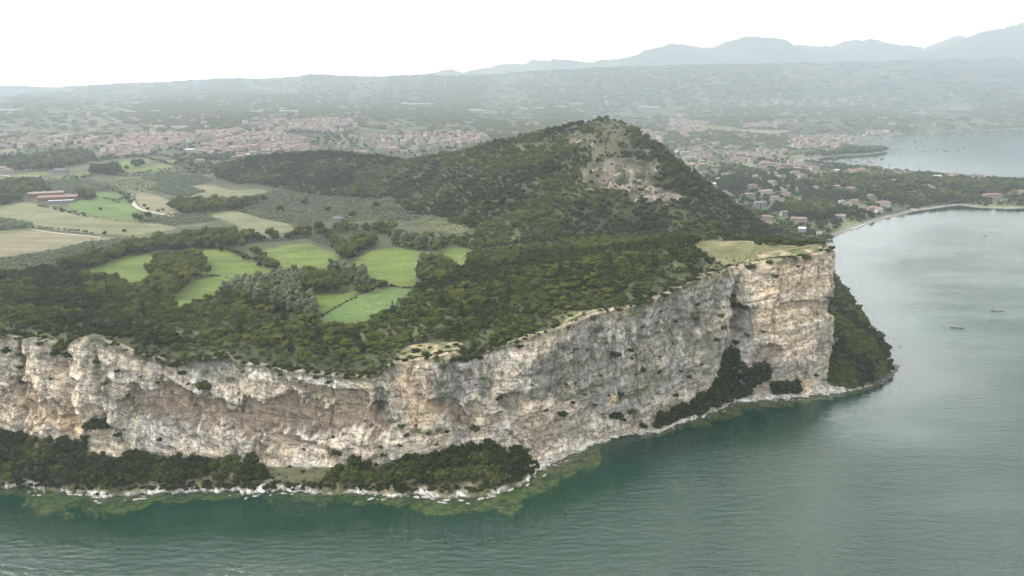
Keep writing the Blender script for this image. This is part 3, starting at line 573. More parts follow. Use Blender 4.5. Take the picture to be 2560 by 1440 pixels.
# ------------------------------------------------------------------ rock bands of the hill
def outcrop(base_, top_, seed, label, nu=150, nv=34):
    us = np.linspace(base_[0][0], base_[-1][0], nu); vb = np.interp(us, *zip(*base_)); vt = np.interp(us, *zip(*top_))
    vb = vb + (fbm(us / 14, us * 0, seed, 4) - .5) * 8; vt = vt + (fbm(us / 10, us * 0, seed + 1, 4) - .5) * 10
    B_ = np.array([onground(a, b) for a, b in zip(us, vb)]); T_ = np.array([onground(a, b) for a, b in zip(us, vt)])
    k = np.ones(7) / 7
    for Q in (B_, T_):
        for j in (0, 1): Q[:, j] = np.convolve(np.pad(Q[:, j], 3, mode='edge'), k, 'valid')
    zb = HG_(B_[:, 0], B_[:, 1]); zt = HG_(T_[:, 0], T_[:, 1]); t = np.linspace(-.12, 1.04, nv)[:, None]
    X = B_[:, 0] + (T_[:, 0] - B_[:, 0]) * t; Y = B_[:, 1] + (T_[:, 1] - B_[:, 1]) * t; Zz = zb + (zt - zb) * t; s_ = X
    D = (fbm(s_ / 9, Zz / 16, seed + 2, 4) - .45) * 5 + (fbm(s_ / 20, Zz / 2.6, seed + 3, 4) - .5) * 2.4 + (fbm(s_ / 2.2, Zz / 4, seed + 4, 4) - .5) * 1.8
    env = ss(-.12, .06, t) * (1 - ss(.9, 1.04, t)) * np.sin(np.linspace(.05, math.pi - .05, nu))[None] ** .35
    Y = Y - (1.2 + D) * env + 1.0 * (1 - env)
    c_ = lerp(np.array([.21, .175, .14]) * np.ones(X.shape + (3,)), (.15, .135, .115), ss(.45, .62, fbm(s_ / 5, Zz / 9, seed + 5, 5)))
    c_ = lerp(c_, (.055, .062, .032), ss(.53, .64, fbm(s_ / 6, Zz / 4, seed + 6, 5)) * .95); c_ = lerp(c_, (.07, .06, .05), ss(.58, .7, fbm(s_ / 1.6, Zz / 12, seed + 7, 3)) * .6)
    tag(link('rock_outcrop', mesh_np('rock_outcrop', np.stack([X, Y, Zz], -1).reshape(-1, 3), grid_faces(nv, nu)[:, ::-1], M['rock'], True, c_.reshape(-1, 3))), label, 'rock outcrop', 'bare rock bands on the hill')
outcrop([(1462,468),(1500,472),(1560,474),(1600,479),(1640,479),(1668,462)], [(1462,432),(1490,418),(1530,432),(1570,428),(1610,418),(1645,426),(1668,442)], 701, 'broad grey rock band on the front of the hill, the upper one')
outcrop([(1585,504),(1630,507),(1680,505),(1722,500)], [(1585,496),(1620,486),(1670,483),(1722,492)], 721, 'narrow pale rock band low on the hill below the broad one', 110, 20)
outcrop([(1424,352),(1440,362),(1458,358)], [(1424,336),(1440,336),(1458,342)], 741, 'small tan crag high on the left shoulder of the hill', 50, 16)
outcrop([(1466,362),(1474,368),(1484,364)], [(1466,340),(1474,338),(1484,344)], 751, 'thin tan crag just below the summit', 40, 16)
# ================================================================== FIELDS, PATHS
def resample_poly(P_, step):
    out = []
    n = len(P_)
    for i in range(n):
        a, b = P_[i], P_[(i + 1) % n]; d = math.hypot(b[0] - a[0], b[1] - a[1]); k_ = max(1, int(d / step))
        for j in range(k_): out.append((a[0] + (b[0] - a[0]) * j / k_, a[1] + (b[1] - a[1]) * j / k_))
    return out
def chaikin(P_, n=2, closed=True):
    for _ in range(n):
        o = []; m_ = len(P_)
        for i in range(m_ if closed else m_ - 1):
            a, b = P_[i], P_[(i + 1) % m_]; o.append((a[0] * .75 + b[0] * .25, a[1] * .75 + b[1] * .25)); o.append((a[0] * .25 + b[0] * .75, a[1] * .25 + b[1] * .75))
        if not closed: o = [P_[0]] + o + [P_[-1]]
        P_ = o
    return P_
def drape(name, poly, mat, lift=.18, label=None):
    A_ = np.array(poly); Ym = A_[:, 1].mean(); st = max(2.2, Ym * .0055)
    bd = resample_poly(poly, st * .7); x0, y0 = A_.min(0); x1, y1 = A_.max(0)
    bd = [(x + (vn(x / 5, y / 5, 3) - .5) * st * .5, y + (vn(x / 5 + 9, y / 5, 4) - .5) * st * .5) for x, y in bd]
    gx, gy = np.meshgrid(np.arange(x0, x1, st), np.arange(y0, y1, st)); gx = gx.ravel(); gy = gy.ravel()
    ins = pip(gx, gy, bd) & (dist_poly(gx, gy, bd + bd[:1]) > st * .35) if len(gx) < 200000 else np.zeros(len(gx), bool)
    pts = [(float(a), float(b)) for a, b in bd] + list(zip(gx[ins].tolist(), gy[ins].tolist())); nb = len(bd)
    r_ = delaunay_2d_cdt([Vector(p) for p in pts], [(i, (i + 1) % nb) for i in range(nb)], [], 1, 1e-4)
    V = np.array([(v.x, v.y) for v in r_[0]]); F_ = np.array([f for f in r_[2] if len(f) == 3])
    cen = V[F_].mean(1); F_ = F_[~pip(cen[:, 0], cen[:, 1], CZ)]
    if len(F_) == 0: return None
    V, F_ = compact(V, F_)[:2]; z = HG_(V[:, 0], V[:, 1]) + lift
    o = link(name, mesh_np(name, np.column_stack([V, z]), F_, mat, True)); tag(o, label, kind='structure'); return o
def ribbon(name, path, wd, mat, lift=.3, label=None):
    P_ = chaikin(path, 3, False); P_ = np.array(P_); t = np.gradient(P_, axis=0); t /= np.linalg.norm(t, axis=1)[:, None] + 1e-9
    n = np.stack([-t[:, 1], t[:, 0]], 1); cs = []
    for k_ in (-.5, 0, .5):
        q_ = P_ + n * wd * k_; cs.append(np.column_stack([q_, HG_(q_[:, 0], q_[:, 1]) + lift]))
    co = np.array(cs).reshape(-1, 3)
    o = link(name, mesh_np(name, co, grid_faces(3, len(P_))[:, ::-1], mat, True)); tag(o, label, kind='structure'); return o
FIELDS = [('pale',[(-260,520),(0,516),(60,504),(101,512),(161,524),(215,540),(302,550),(447,566),(433,574),(380,583),(302,590),(235,585),(84,569),(60,560),(0,551),(-260,548)]),
 ('tan',[(-260,590),(0,588),(70,576),(134,582),(250,593),(305,594),(215,607),(115,627),(0,645),(-260,680)]),
 ('green',[(195,680),(260,658),(320,638),(400,622),(430,650),(400,690),(340,722),(326,716),(286,690),(240,690)]),
 ('green',[(500,625),(551,621),(598,640),(638,657),(690,674),(690,700),(659,706),(595,700),(520,690),(470,690),(500,660)]),
 ('green',[(430,750),(437,738),(464,710),(524,690),(595,700),(551,732),(487,760),(464,776),(445,775)]),
 ('pale',[(500,535),(588,525),(638,542),(740,565),(730,580),(645,590),(612,575),(571,552)]),
 ('green',[(640,630),(766,604),(806,624),(856,642),(830,668),(780,678),(706,666),(662,652)]),
 ('green',[(885,660),(890,643),(975,617),(1060,625),(1040,655),(1036,690),(1055,712),(1002,718),(970,708),(900,685)]),
 ('green',[(1085,645),(1119,617),(1175,620),(1165,660),(1146,680),(1110,665)]),
 ('bright',[(795,822),(803,790),(894,740),(951,720),(1040,722),(990,755),(981,770),(887,812)]),
 ('green',[(735,735),(800,730),(868,742),(874,705),(905,705),(893,738),(803,788),(790,765)]),
 ('vine',[(1012,562),(1076,547),(1177,572),(1160,584),(1110,584),(1060,570)]),
 ('tan',[(470,466),(524,461),(571,474),(600,482),(511,482)]),('pale',[(511,481),(590,475),(689,476),(605,492),(487,503),(470,490)]),
 ('bright',[(160,513),(205,500),(235,482),(289,480),(318,492),(325,515),(355,532),(350,556),(302,549),(215,538)]),
 ('tan',[(336,486),(353,481),(403,490),(450,519),(445,537),(396,533),(349,520)]),
 ('vine',[(240,460),(329,446),(413,465),(400,476),(356,482),(285,472)]),
 ('green',[(279,407),(333,399),(358,417),(420,412),(442,418),(380,430),(316,436)]),('green',[(353,398),(386,391),(472,402),(464,409),(420,409)]),('green',[(228,423),(270,408),(300,436),(230,440)]),
 ('green',[(-100,446),(30,444),(46,460),(0,473),(-100,478)]),('green',[(27,437),(115,427),(115,441),(50,445)]),('green',[(140,448),(225,427),(230,441),(160,452)]),
 ('pale',[(0,375),(40,372),(60,380),(0,388)]),('pale',[(110,342),(165,331),(195,338),(130,347)]),
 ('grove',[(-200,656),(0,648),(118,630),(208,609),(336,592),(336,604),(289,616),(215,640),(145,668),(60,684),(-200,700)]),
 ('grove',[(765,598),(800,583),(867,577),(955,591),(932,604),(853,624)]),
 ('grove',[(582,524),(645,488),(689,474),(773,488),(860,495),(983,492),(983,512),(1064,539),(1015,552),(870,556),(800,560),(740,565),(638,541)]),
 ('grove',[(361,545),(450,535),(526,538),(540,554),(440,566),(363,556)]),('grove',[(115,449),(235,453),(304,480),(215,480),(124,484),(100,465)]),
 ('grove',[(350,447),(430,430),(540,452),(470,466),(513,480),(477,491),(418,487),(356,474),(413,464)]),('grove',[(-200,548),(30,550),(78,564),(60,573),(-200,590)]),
 ('dry',[(1728,618),(1745,606),(1760,602),(1820,601),(1880,608),(1915,621),(1990,619),(2045,610),(2058,622),(2010,634),(1960,640),(1900,652),(1840,664),(1765,688),(1748,684),(1790,655),(1765,640)]),
 ('bare',[(1740,690),(1790,662),(1850,650),(1960,634),(2050,616),(2062,628),(1990,642),(1900,654),(1840,664),(1780,682)]),
 ('bare',[(1400,826),(1412,800),(1420,782),(1480,777),(1565,765),(1600,756),(1550,782),(1490,795),(1450,812)]),
 ('bare',[(1640,752),(1700,722),(1712,722),(1660,754)]),
 ('bare',[(975,915),(995,885),(1015,865),(1080,860),(1152,853),(1160,875),(1110,895),(1060,905),(1010,914)]),
 ('dry',[(184,850),(200,842),(226,838),(260,845),(300,861),(340,875),(390,895),(340,885),(300,872),(250,854),(215,847)]),
 ('dry',[(46,852),(60,844),(120,850),(110,858)]),('bare',[(575,905),(585,893),(628,905),(620,915)]),('dry',[(640,922),(700,920),(740,928),(790,936),(740,936),(690,930)]),('bare',[(1280,862),(1330,838),(1400,824),(1410,829),(1340,845),(1300,866)]),
 ('tan',[(1770,318),(1900,325),(1990,325),(1940,338),(1860,333)]),('green',[(1760,312),(1850,318),(1840,328),(1760,325)]),('pale',[(1700,383),(1770,380),(1790,388),(1720,392)]),
]
FNAME = {'pale': 'stubble_field', 'tan': 'stubble_field', 'green': 'meadow', 'bright': 'meadow', 'vine': 'vineyard_ground', 'grove': 'olive_grove_ground', 'dry': 'dry_grass', 'bare': 'bare_limestone_ground'}
LIFT = {'bare': .5, 'dry': .36}
WF = []
for k_, L_ in FIELDS:
    wp_ = wpoly(L_)
    wp_ = chaikin(wp_, 1 if k_ != 'bare' or len(L_) > 7 else 0)
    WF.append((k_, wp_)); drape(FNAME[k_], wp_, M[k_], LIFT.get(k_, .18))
OPENW = [p for _, p in WF]
ribbon('track', wpoly([(326,486),(330,498),(334,511),(344,520),(360,527),(395,534),(432,541)]), 5.5, M['path'])
ribbon('track', wpoly([(80,574),(140,583),(200,588),(252,594)]), 3.0, M['path'])
ribbon('track', wpoly([(0,438),(22,440),(38,446),(50,449)]), 5, M['path'])
ribbon('track', wpoly([(1690,391),(1688,398),(1692,401),(1720,405),(1750,408)]), 7, M['path'])
ribbon('track', wpoly([(1693,374),(1688,385),(1689,398)]), 7, M['path'])
ribbon('footpath', wpoly([(1745,688),(1790,664),(1850,645),(1905,633),(1960,630),(2030,618)]), 1.1, M['bare'], .62)
ribbon('footpath', wpoly([(652,1163),(690,1168),(740,1174),(790,1170),(800,1166)]), 1.4, M['path'], .5) if False else None
ribbon('footpath', wpoly([(1042,650),(1040,668),(1036,690)]), 1.6, M['bare'], .4)
ribbon('footpath', wpoly([(1152,640),(1146,655),(1144,672)]), 1.6, M['bare'], .4)
ribbon('footpath', wpoly([(1900,607),(1912,620),(1990,618)]), 2.2, M['bare'], .6)
POND = wpoly([(698,786),(704,779),(716,777),(724,783),(722,795),(712,801),(702,797)]); OPENW.append(POND)
drape('pond', chaikin(POND, 2), M['water'], .35)
# ================================================================== FOLIAGE MESHES
def leaves(P_, Nn, size, rs, flat=.5):
    """small quads at points P_, facing roughly along Nn"""
    n = len(P_); d = Nn + rs.normal(0, flat, (n, 3)); d /= np.linalg.norm(d, axis=1)[:, None]
    t = np.cross(d, rs.normal(0, 1, (n, 3))); t /= np.linalg.norm(t, axis=1)[:, None] + 1e-9; b = np.cross(d, t)
    s = size * rs.uniform(.6, 1.3, (n, 1)); s2_ = s * rs.uniform(.6, 1.0, (n, 1))
    V = np.stack([P_ - t * s, P_ - b * s2_, P_ + t * s, P_ + b * s2_], 1).reshape(-1, 3)
    return V, np.arange(n * 4).reshape(-1, 4)
def ico(sub=1):
    t = (1 + 5 ** .5) / 2
    V = [(-1, t, 0), (1, t, 0), (-1, -t, 0), (1, -t, 0), (0, -1, t), (0, 1, t), (0, -1, -t), (0, 1, -t), (t, 0, -1), (t, 0, 1), (-t, 0, -1), (-t, 0, 1)]
    F_ = [(0, 11, 5), (0, 5, 1), (0, 1, 7), (0, 7, 10), (0, 10, 11), (1, 5, 9), (5, 11, 4), (11, 10, 2), (10, 7, 6), (7, 1, 8), (3, 9, 4), (3, 4, 2), (3, 2, 6), (3, 6, 8), (3, 8, 9), (4, 9, 5), (2, 4, 11), (6, 2, 10), (8, 6, 7), (9, 8, 1)]
    V = [np.array(v, float) / np.linalg.norm(v) for v in V]
    for _ in range(sub):
        c_ = {}; G = []
        def mid(a, b):
            k_ = (min(a, b), max(a, b))
            if k_ not in c_: q_ = V[a] + V[b]; V.append(q_ / np.linalg.norm(q_)); c_[k_] = len(V) - 1
            return c_[k_]
        for a, b, c in F_:
            x, y, z = mid(a, b), mid(b, c), mid(c, a); G += [(a, x, z), (b, y, x), (c, z, y), (x, y, z)]
        F_ = G
    return np.array(V), np.array(F_)
I0, I1 = ico(0), ico(1)
def crown(rs, lobes, nleaf, size, core=I0, corescale=.8, up=.25):
    """lobes: list of (x,y,z,rx,ry,rz)"""
    V, T3, Q4 = [], [], []; off = 0
    L = np.array(lobes); area = (L[:, 3] * L[:, 5]); pr = area / area.sum()
    for x, y, z, a, b, c in lobes:
        v = core[0] * np.array([a, b, c]) * corescale * rs.uniform(.86, 1.1, (len(core[0]), 1)) + (x, y, z); V.append(v); T3.append(core[1] + off); off += len(v)
    idx = rs.choice(len(L), nleaf, p=pr); d = rs.normal(0, 1, (nleaf, 3)); d[:, 2] += up; d /= np.linalg.norm(d, axis=1)[:, None]
    p = L[idx, :3] + d * L[idx, 3:] * rs.uniform(.82, 1.08, (nleaf, 1)); v, f_ = leaves(p, d, size, rs); V.append(v); Q4.append(f_ + off)
    return np.concatenate(V), [np.concatenate(T3), np.concatenate(Q4)]
def rlobes(rs, n, R_, h, r, flat=.8):
    out = [(0, 0, h * .55, R_ * .72, R_ * .72, h * .42)]
    for i in range(n):
        a = i * 2.4 + rs.uniform(0, .8); q_ = R_ * rs.uniform(.35, .72); z = h * rs.uniform(.35, .86); rr_ = r * rs.uniform(.75, 1.2)
        out.append((q_ * math.cos(a), q_ * math.sin(a), z, rr_, rr_, rr_ * flat))
    return out
def mk(kind, seed, n=None):
    rs = np.random.RandomState(seed)
    if kind == 'oak': return crown(rs, rlobes(rs, 8, 1.0, 1.45, .42), n or 300, .105)
    if kind == 'shrub': return crown(rs, rlobes(rs, 5, 1.0, 1.0, .45), n or 200, .13)
    if kind == 'olive': return crown(rs, rlobes(rs, 6, 1.0, 1.5, .42), n or 170, .13)
    if kind == 'broad': return crown(rs, rlobes(rs, 10, 1.0, 2.0, .40, 1.0), n or 380, .10)
    if kind == 'poplar':
        L = [(rs.uniform(-.25, .25), rs.uniform(-.25, .25), .5 + i * .42, .62 * (1 - .1 * abs(i - 2)), .62 * (1 - .1 * abs(i - 2)), .5) for i in range(6)]
        L += [(rs.uniform(-.5, .5), rs.uniform(-.5, .5), rs.uniform(.6, 2.3), .35, .35, .45) for i in range(6)]
        return crown(rs, L, n or 420, .095, up=.1)
    if kind == 'cypress':
        L = [(0, 0, .5 + i * .75, .42 * (1 - i * .11), .42 * (1 - i * .11), .65) for i in range(7)]
        return crown(rs, L, n or 200, .12, up=.4)
    if kind == 'pine':
        L = []
        for i in range(6):
            z = .45 + i * .36; q_ = 1.0 * (1 - i / 6.6); k_ = 5 if i < 4 else 3
            for j in range(k_): a = j * 6.283 / k_ + i * .7; L.append((q_ * .5 * math.cos(a), q_ * .5 * math.sin(a), z + rs.uniform(-.05, .05), q_ * .52, q_ * .52, .15))
        L.append((0, 0, 2.5, .2, .2, .3)); return crown(rs, L, n or 380, .10, up=.6, corescale=.7)
    if kind == 'clump':   # a stand of several trees seen from far
        L = []
        for i in range(9): a = rs.uniform(0, 6.28); q_ = rs.uniform(0, .8) ; r = rs.uniform(.22, .36); L.append((q_ * math.cos(a), q_ * math.sin(a), r * rs.uniform(.6, 1.1), r, r, r))
        return crown(rs, L, n or 170, .085)
KM = {'oak': 'oak', 'shrub': 'oak', 'olive': 'olive', 'broad': 'broad', 'poplar': 'poplar', 'cypress': 'dark', 'pine': 'pine', 'clump': 'broad', 'darkoak': 'dark', 'darkshrub': 'dark'}
CRM = {}
for kd, nv in (('oak', 3), ('shrub', 2), ('olive', 2), ('broad', 3), ('poplar', 2), ('cypress', 1), ('pine', 2), ('clump', 3), ('darkoak', 2), ('darkshrub', 2)):
    for i in range(nv):
        V, F_ = mk({'darkoak': 'oak', 'darkshrub': 'shrub'}.get(kd, kd), 100 + i * 13 + len(kd)); CRM[(kd, i)] = mesh_np(kd + '_crown', V, F_, M[KM[kd]])
NV = {}
for k_ in CRM: NV[k_[0]] = NV.get(k_[0], 0) + 1
TH = {'oak': .32, 'shrub': .08, 'olive': .38, 'broad': .42, 'poplar': .35, 'cypress': .2, 'pine': .45, 'darkoak': .3, 'darkshrub': .08}   # bare trunk height in crown radii
def trunk_mesh(h):
    n = 7; V = []; F_ = []
    prof = [(0, .10), (h * .5, .07), (h + .5, .055), (h + 1.0, .03)]
    for z, r in prof:
        for j in range(n): a = j * 6.2832 / n; V.append((r * math.cos(a) + z * .04, r * math.sin(a), z))
    for i in range(len(prof) - 1):
        for j in range(n): F_.append((i * n + j, i * n + (j + 1) % n, (i + 1) * n + (j + 1) % n, (i + 1) * n + j))
    b = len(V)                                            # three limbs
    for k_ in range(3):
        a = k_ * 2.1; p0 = np.array([.03, 0, h]); p1 = np.array([.42 * math.cos(a), .42 * math.sin(a), h + .55])
        for p, r in ((p0, .045), (p1, .02)):
            for j in range(4): t = j * 1.5708; V.append(tuple(p + np.array([math.cos(t) * r, math.sin(t) * r, 0])))
        for j in range(4): F_.append((b + j, b + (j + 1) % 4, b + 4 + (j + 1) % 4, b + 4 + j))
        b += 8
    return mesh_np('trunk', V, np.array(F_), M['bark'], True)
TRM = {k_: trunk_mesh(h) for k_, h in TH.items()}
# ------------------------------------------------------------------ GN scatter for what nobody could count
def scatter(name, groups):
    """groups: list of (meshes, x, y, z, scale, zscale) -> ONE object of kind stuff"""
    col = bpy.data.collections.new(name + '_sources'); allm = []; XS = []; IDX = []; SCL = []; ROT = []
    for meshes, x, y, z, s, zs in groups:
        if len(x) == 0: continue
        b = len(allm); allm += meshes; n = len(x); XS.append(np.column_stack([x, y, z])); IDX.append(b + RS.randint(0, len(meshes), n)); SCL.append(np.column_stack([s, s, s * zs])); ROT.append(RS.uniform(0, 6.283, n))
    for i, me_ in enumerate(allm):
        o = bpy.data.objects.new('%s_%02d' % (name, i), me_); col.objects.link(o)
    co = np.concatenate(XS); me = bpy.data.meshes.new(name); me.vertices.add(len(co)); me.vertices.foreach_set('co', co.astype(np.float32).ravel())
    a = me.attributes.new('idx', 'INT', 'POINT'); a.data.foreach_set('value', np.concatenate(IDX).astype(np.int32))
    a = me.attributes.new('scl', 'FLOAT_VECTOR', 'POINT'); a.data.foreach_set('vector', np.concatenate(SCL).astype(np.float32).ravel())
    r3 = np.zeros((len(co), 3), np.float32); r3[:, 2] = np.concatenate(ROT); a = me.attributes.new('rot', 'FLOAT_VECTOR', 'POINT'); a.data.foreach_set('vector', r3.ravel())
    o = link(name, me); g = bpy.data.node_groups.new(name, 'GeometryNodeTree')
    g.interface.new_socket('Geometry', in_out='INPUT', socket_type='NodeSocketGeometry'); g.interface.new_socket('Geometry', in_out='OUTPUT', socket_type='NodeSocketGeometry')
    nn = g.nodes.new; i_ = nn('NodeGroupInput'); o_ = nn('NodeGroupOutput'); ip = nn('GeometryNodeInstanceOnPoints'); ci = nn('GeometryNodeCollectionInfo')
    ci.inputs['Collection'].default_value = col; ci.inputs['Separate Children'].default_value = True; ci.inputs['Reset Children'].default_value = True
    def attr(nm, t):
        q_ = nn('GeometryNodeInputNamedAttribute'); q_.data_type = t; q_.inputs['Name'].default_value = nm; return q_.outputs[0]
    g.links.new(i_.outputs[0], ip.inputs['Points']); g.links.new(ci.outputs[0], ip.inputs['Instance']); ip.inputs['Pick Instance'].default_value = True
    g.links.new(attr('idx', 'INT'), ip.inputs['Instance Index'])
    e2r = nn('FunctionNodeEulerToRotation'); g.links.new(attr('rot', 'FLOAT_VECTOR'), e2r.inputs[0]); g.links.new(e2r.outputs[0], ip.inputs['Rotation'])
    g.links.new(attr('scl', 'FLOAT_VECTOR'), ip.inputs['Scale']); g.links.new(ip.outputs[0], o_.inputs[0])
    md = o.modifiers.new('scatter', 'NODES'); md.node_group = g
    return tag(o, kind='stuff')
# ------------------------------------------------------------------ where trees stand: everything goes into one table first
TREES = []   # (kind, x, y, z, radius, zscale, zone)
def add(kind, x, y, r, zs=1.0, zone='wood', z=None):
    x = np.atleast_1d(np.asarray(x, float)); y = np.atleast_1d(np.asarray(y, float)); r = r * np.ones(len(x)); zs = zs * np.ones(len(x))
    z = HG_(x, y) if z is None else np.atleast_1d(z)
    TREES.append((kind, x, y, z - .15 * r, r, zs, zone))
def jitter(x0, x1, y0, y1, d):
    gx, gy = np.meshgrid(np.arange(x0, x1, d), np.arange(y0, y1, d)); gx = gx + (np.arange(gx.shape[0])[:, None] % 2) * d * .5
    return (gx + RS.uniform(-.42, .42, gx.shape) * d).ravel(), (gy + RS.uniform(-.42, .42, gy.shape) * d).ravel()
FA = wpoly([(-700,712),(-200,705),(0,690),(145,670),(205,682),(240,690),(286,694),(330,724),(400,692),(437,748),(462,778),(490,762),(560,742),(600,720),(700,720),(745,735),(765,745),(790,770),(800,824),(890,815),(990,770),(1045,724),(1055,712),(1110,668),(1146,682),(1168,662),(1178,620),(1185,575),(1064,541),(985,514),(985,490),(860,494),(773,487),(690,472),(620,462),(545,448),(515,425),(480,400)]) + [onground(400, 392), (-900, 1500), (-1500, 1500), (-1500, 700)]
# woods of the headland, the plateau and the hill
x, y = jitter(-620, 430, 300, 1330, 4.7)
okk = pip(x, y, LAND) & ~pip(x, y, CZ) & ~pip(x, y, FA)
for p in OPENW: okk &= ~pip(x, y, p)
x, y = x[okk], y[okk]
backlim = np.interp(x, [-620, -500, -330, -60, 150, 300, 430], [1420, 1420, 1330, 1180, 1050, 980, 930])
okk = y < backlim; x, y = x[okk], y[okk]
dens = np.interp(y, [320, 520, 800, 1300], [1, .95, .78, .50]); okk = RS.rand(len(x)) < dens; x, y = x[okk], y[okk]
z = HG_(x, y); 
ci = np.clip((np.arctan2(x, y) - azl[0]) / (azl[1] - azl[0]), 0, NCOL - 1).round().astype(int); ri = np.clip(np.interp(y, rws, np.arange(NRW)), 0, NRW - 1).round().astype(int)
bare = HR[ri, ci] * .84 + HG[ri, ci] * .66; okk = RS.rand(len(x)) > bare; x, y, z, bare = x[okk], y[okk], z[okk], bare[okk]
drim = dist_poly(x, y, [tuple(p) for p in TC[::6, :2]])
n1 = fbm(x / 34, y / 34, 301, 4); n2 = fbm(x / 15, y / 15, 302, 3); n3 = fbm(x / 70, y / 70, 303, 3)
clear = (n2 > .66) & (drim < 60) & (RS.rand(len(x)) < .5); rb = np.interp(proj(x, y, z)[0], [0, 50, 170, 190, 400, 430, 560, 580, 630, 650, 800, 940, 975, 1150, 1165, 1290, 1300, 1400, 1590, 1610, 1640, 1705, 1720, 1760, 2060], [.2, .6, .1, 1, 1, .1, .1, 1, 1, .5, .5, .3, 1, 1, .2, .2, .6, 1, 1, .2, .8, .8, .2, 1, 1]); nearrim = (drim < -.6 + 8 * n1 * rb)
okk = ~clear & ~nearrim & ~((y > 430) & (dist_poly(x, y, [tuple(p) for p in SC[::6, :2]]) < 9)); x, y, z, n1, n2, n3, drim, bare = [q_[okk] for q_ in (x, y, z, n1, n2, n3, drim, bare)]
rad = (1.7 + 2.3 * RS.rand(len(x)) ** 1.6) * np.interp(y, [320, 520, 800, 1300], [.92, 1.0, 1.08, 1.4]) * (.8 + .45 * n1)
edge_ = ss(3, 30, drim); rad *= .55 + .45 * edge_; rad *= 1 - .45 * np.clip(bare * 2, 0, 1)
pick = RS.rand(len(x)); rpx, rpy = proj(x, y, z)
head = (rpx > 1180) & (y < 620)          # low maquis behind the rim at the right
rad = np.where(head, rad * .85, rad)
right = ss(1500, 1750, rpx) * (y > 600)
pin = (pick < .07) & (drim > 14) & (rpx > 600) & (y < 470)
cyp = (pick > .992) & (y < 620) & (rpx < 500)
drk = (~pin & ~cyp) & ((n3 < .46) | (right * RS.rand(len(x)) > .35))
brd = (~pin & ~cyp & ~drk) & (n1 > .54)
oak = ~(pin | cyp | drk | brd)
for kd, mk_, zs in (('pine', pin, 1.0), ('cypress', cyp, 1.0), ('darkoak', drk, .85), ('broad', brd, .62), ('oak', oak, .9)):
    rr_ = rad[mk_] * (1.15 if kd == 'pine' else 1.0); 
    if kd == 'cypress': rr_ = rr_ * .8
    add(kd, x[mk_], y[mk_], rr_, zs * RS.uniform(.8, 1.2, mk_.sum()), 'wood', z[mk_])
xm, ym = jitter(-60, 330, 330, 560, 2.9)      # low maquis of the headland fills in between
k_ = pip(xm, ym, LAND) & ~pip(xm, ym, CZ) & ~pip(xm, ym, FA)
for p in OPENW: k_ &= ~pip(xm, ym, p)
k_ &= (proj(xm, ym, HG_(xm, ym))[0] > 1130) & (RS.rand(len(xm)) < .3 + .9 * ss(.36, .52, fbm(xm / 24, ym / 24, 331, 3))); xm, ym = xm[k_], ym[k_]; dm = dist_poly(xm, ym, [tuple(p) for p in TC[::6, :2]])
k_ = (dm > 1.5) & ((ym < 470) | (xm < 190)); xm, ym = xm[k_], ym[k_]; k_ = fbm(xm / 20, ym / 20, 332, 3) < .5
add('darkoak', xm[k_], ym[k_], RS.uniform(1.2, 2.1, k_.sum()), .8, 'wood'); add('oak', xm[~k_], ym[~k_], RS.uniform(1.1, 2.0, (~k_).sum()), .8, 'wood')
def inpoly(L, d, r0, r1, kd, zs=1.0, zone='belt', p=1.0, world=False):
    W_ = L if world else wpoly(L); A_ = np.array(W_); x, y = jitter(A_[:, 0].min(), A_[:, 0].max(), A_[:, 1].min(), A_[:, 1].max(), d)
    k_ = pip(x, y, W_) & (RS.rand(len(x)) < p); x, y = x[k_], y[k_]
    if isinstance(kd, str): add(kd, x, y, RS.uniform(r0, r1, len(x)), zs, zone)
    else:
        ch = RS.randint(0, len(kd), len(x))
        for i, kk in enumerate(kd): add(kk, x[ch == i], y[ch == i], RS.uniform(r0, r1, (ch == i).sum()), zs, zone)
def along(L, d, r0, r1, kd, wob=1.5, zs=1.0, zone='hedge'):
    W_ = np.array(wpoly(L)); s_ = np.concatenate([[0], np.cumsum(np.hypot(*np.diff(W_, axis=0).T))]); t = np.arange(0, s_[-1], d) + RS.uniform(-.3, .3, int(np.ceil(s_[-1] / d))) * d
    x = np.interp(t, s_, W_[:, 0]) + RS.normal(0, wob * .5, len(t)); y = np.interp(t, s_, W_[:, 1]) + RS.normal(0, wob * .5, len(t))
    if isinstance(kd, str): add(kd, x, y, RS.uniform(r0, r1, len(x)), zs, zone)
    else:
        ch = RS.randint(0, len(kd), len(x))
        for i, kk in enumerate(kd): add(kk, x[ch == i], y[ch == i], RS.uniform(r0, r1, (ch == i).sum()), zs, zone)
MX = ['broad', 'oak', 'broad', 'darkoak']
inpoly([(120,676),(215,650),(290,632),(336,616),(400,604),(450,600),(500,592),(560,590),(610,596),(650,600),(600,612),(551,622),(450,630),(400,626),(320,642),(260,662),(205,680)], 6.5, 3.6, 5.6, MX)
inpoly([(380,700),(388,665),(405,655),(440,650),(505,655),(514,680),(480,705),(440,744),(400,750),(376,722)], 7.5, 4.2, 6.5, ['broad', 'broad', 'oak'])
inpoly([(425,518),(455,508),(560,508),(640,506),(645,514),(600,526),(540,532),(480,537),(445,534)], 9, 4.5, 6.5, MX)
inpoly([(500,582),(560,580),(625,588),(600,596),(520,590)], 8, 3.5, 5.5, ['broad', 'oak'])
along([(650,603),(700,600),(740,596),(770,592),(830,583),(880,578),(950,580),(1010,596),(1060,602),(1100,606),(1170,610)], 6, 3.2, 4.6, MX, 5)
along([(650,600),(700,596),(740,592),(800,580),(880,574),(950,576),(990,583)], 6, 4, 6.0, ['darkoak', 'broad'], 9)
inpoly([(975,618),(985,604),(1060,604),(1170,610),(1172,620),(1119,618),(1090,642),(1049,628)], 8, 3.6, 5.0, ['broad', 'poplar', 'oak'])
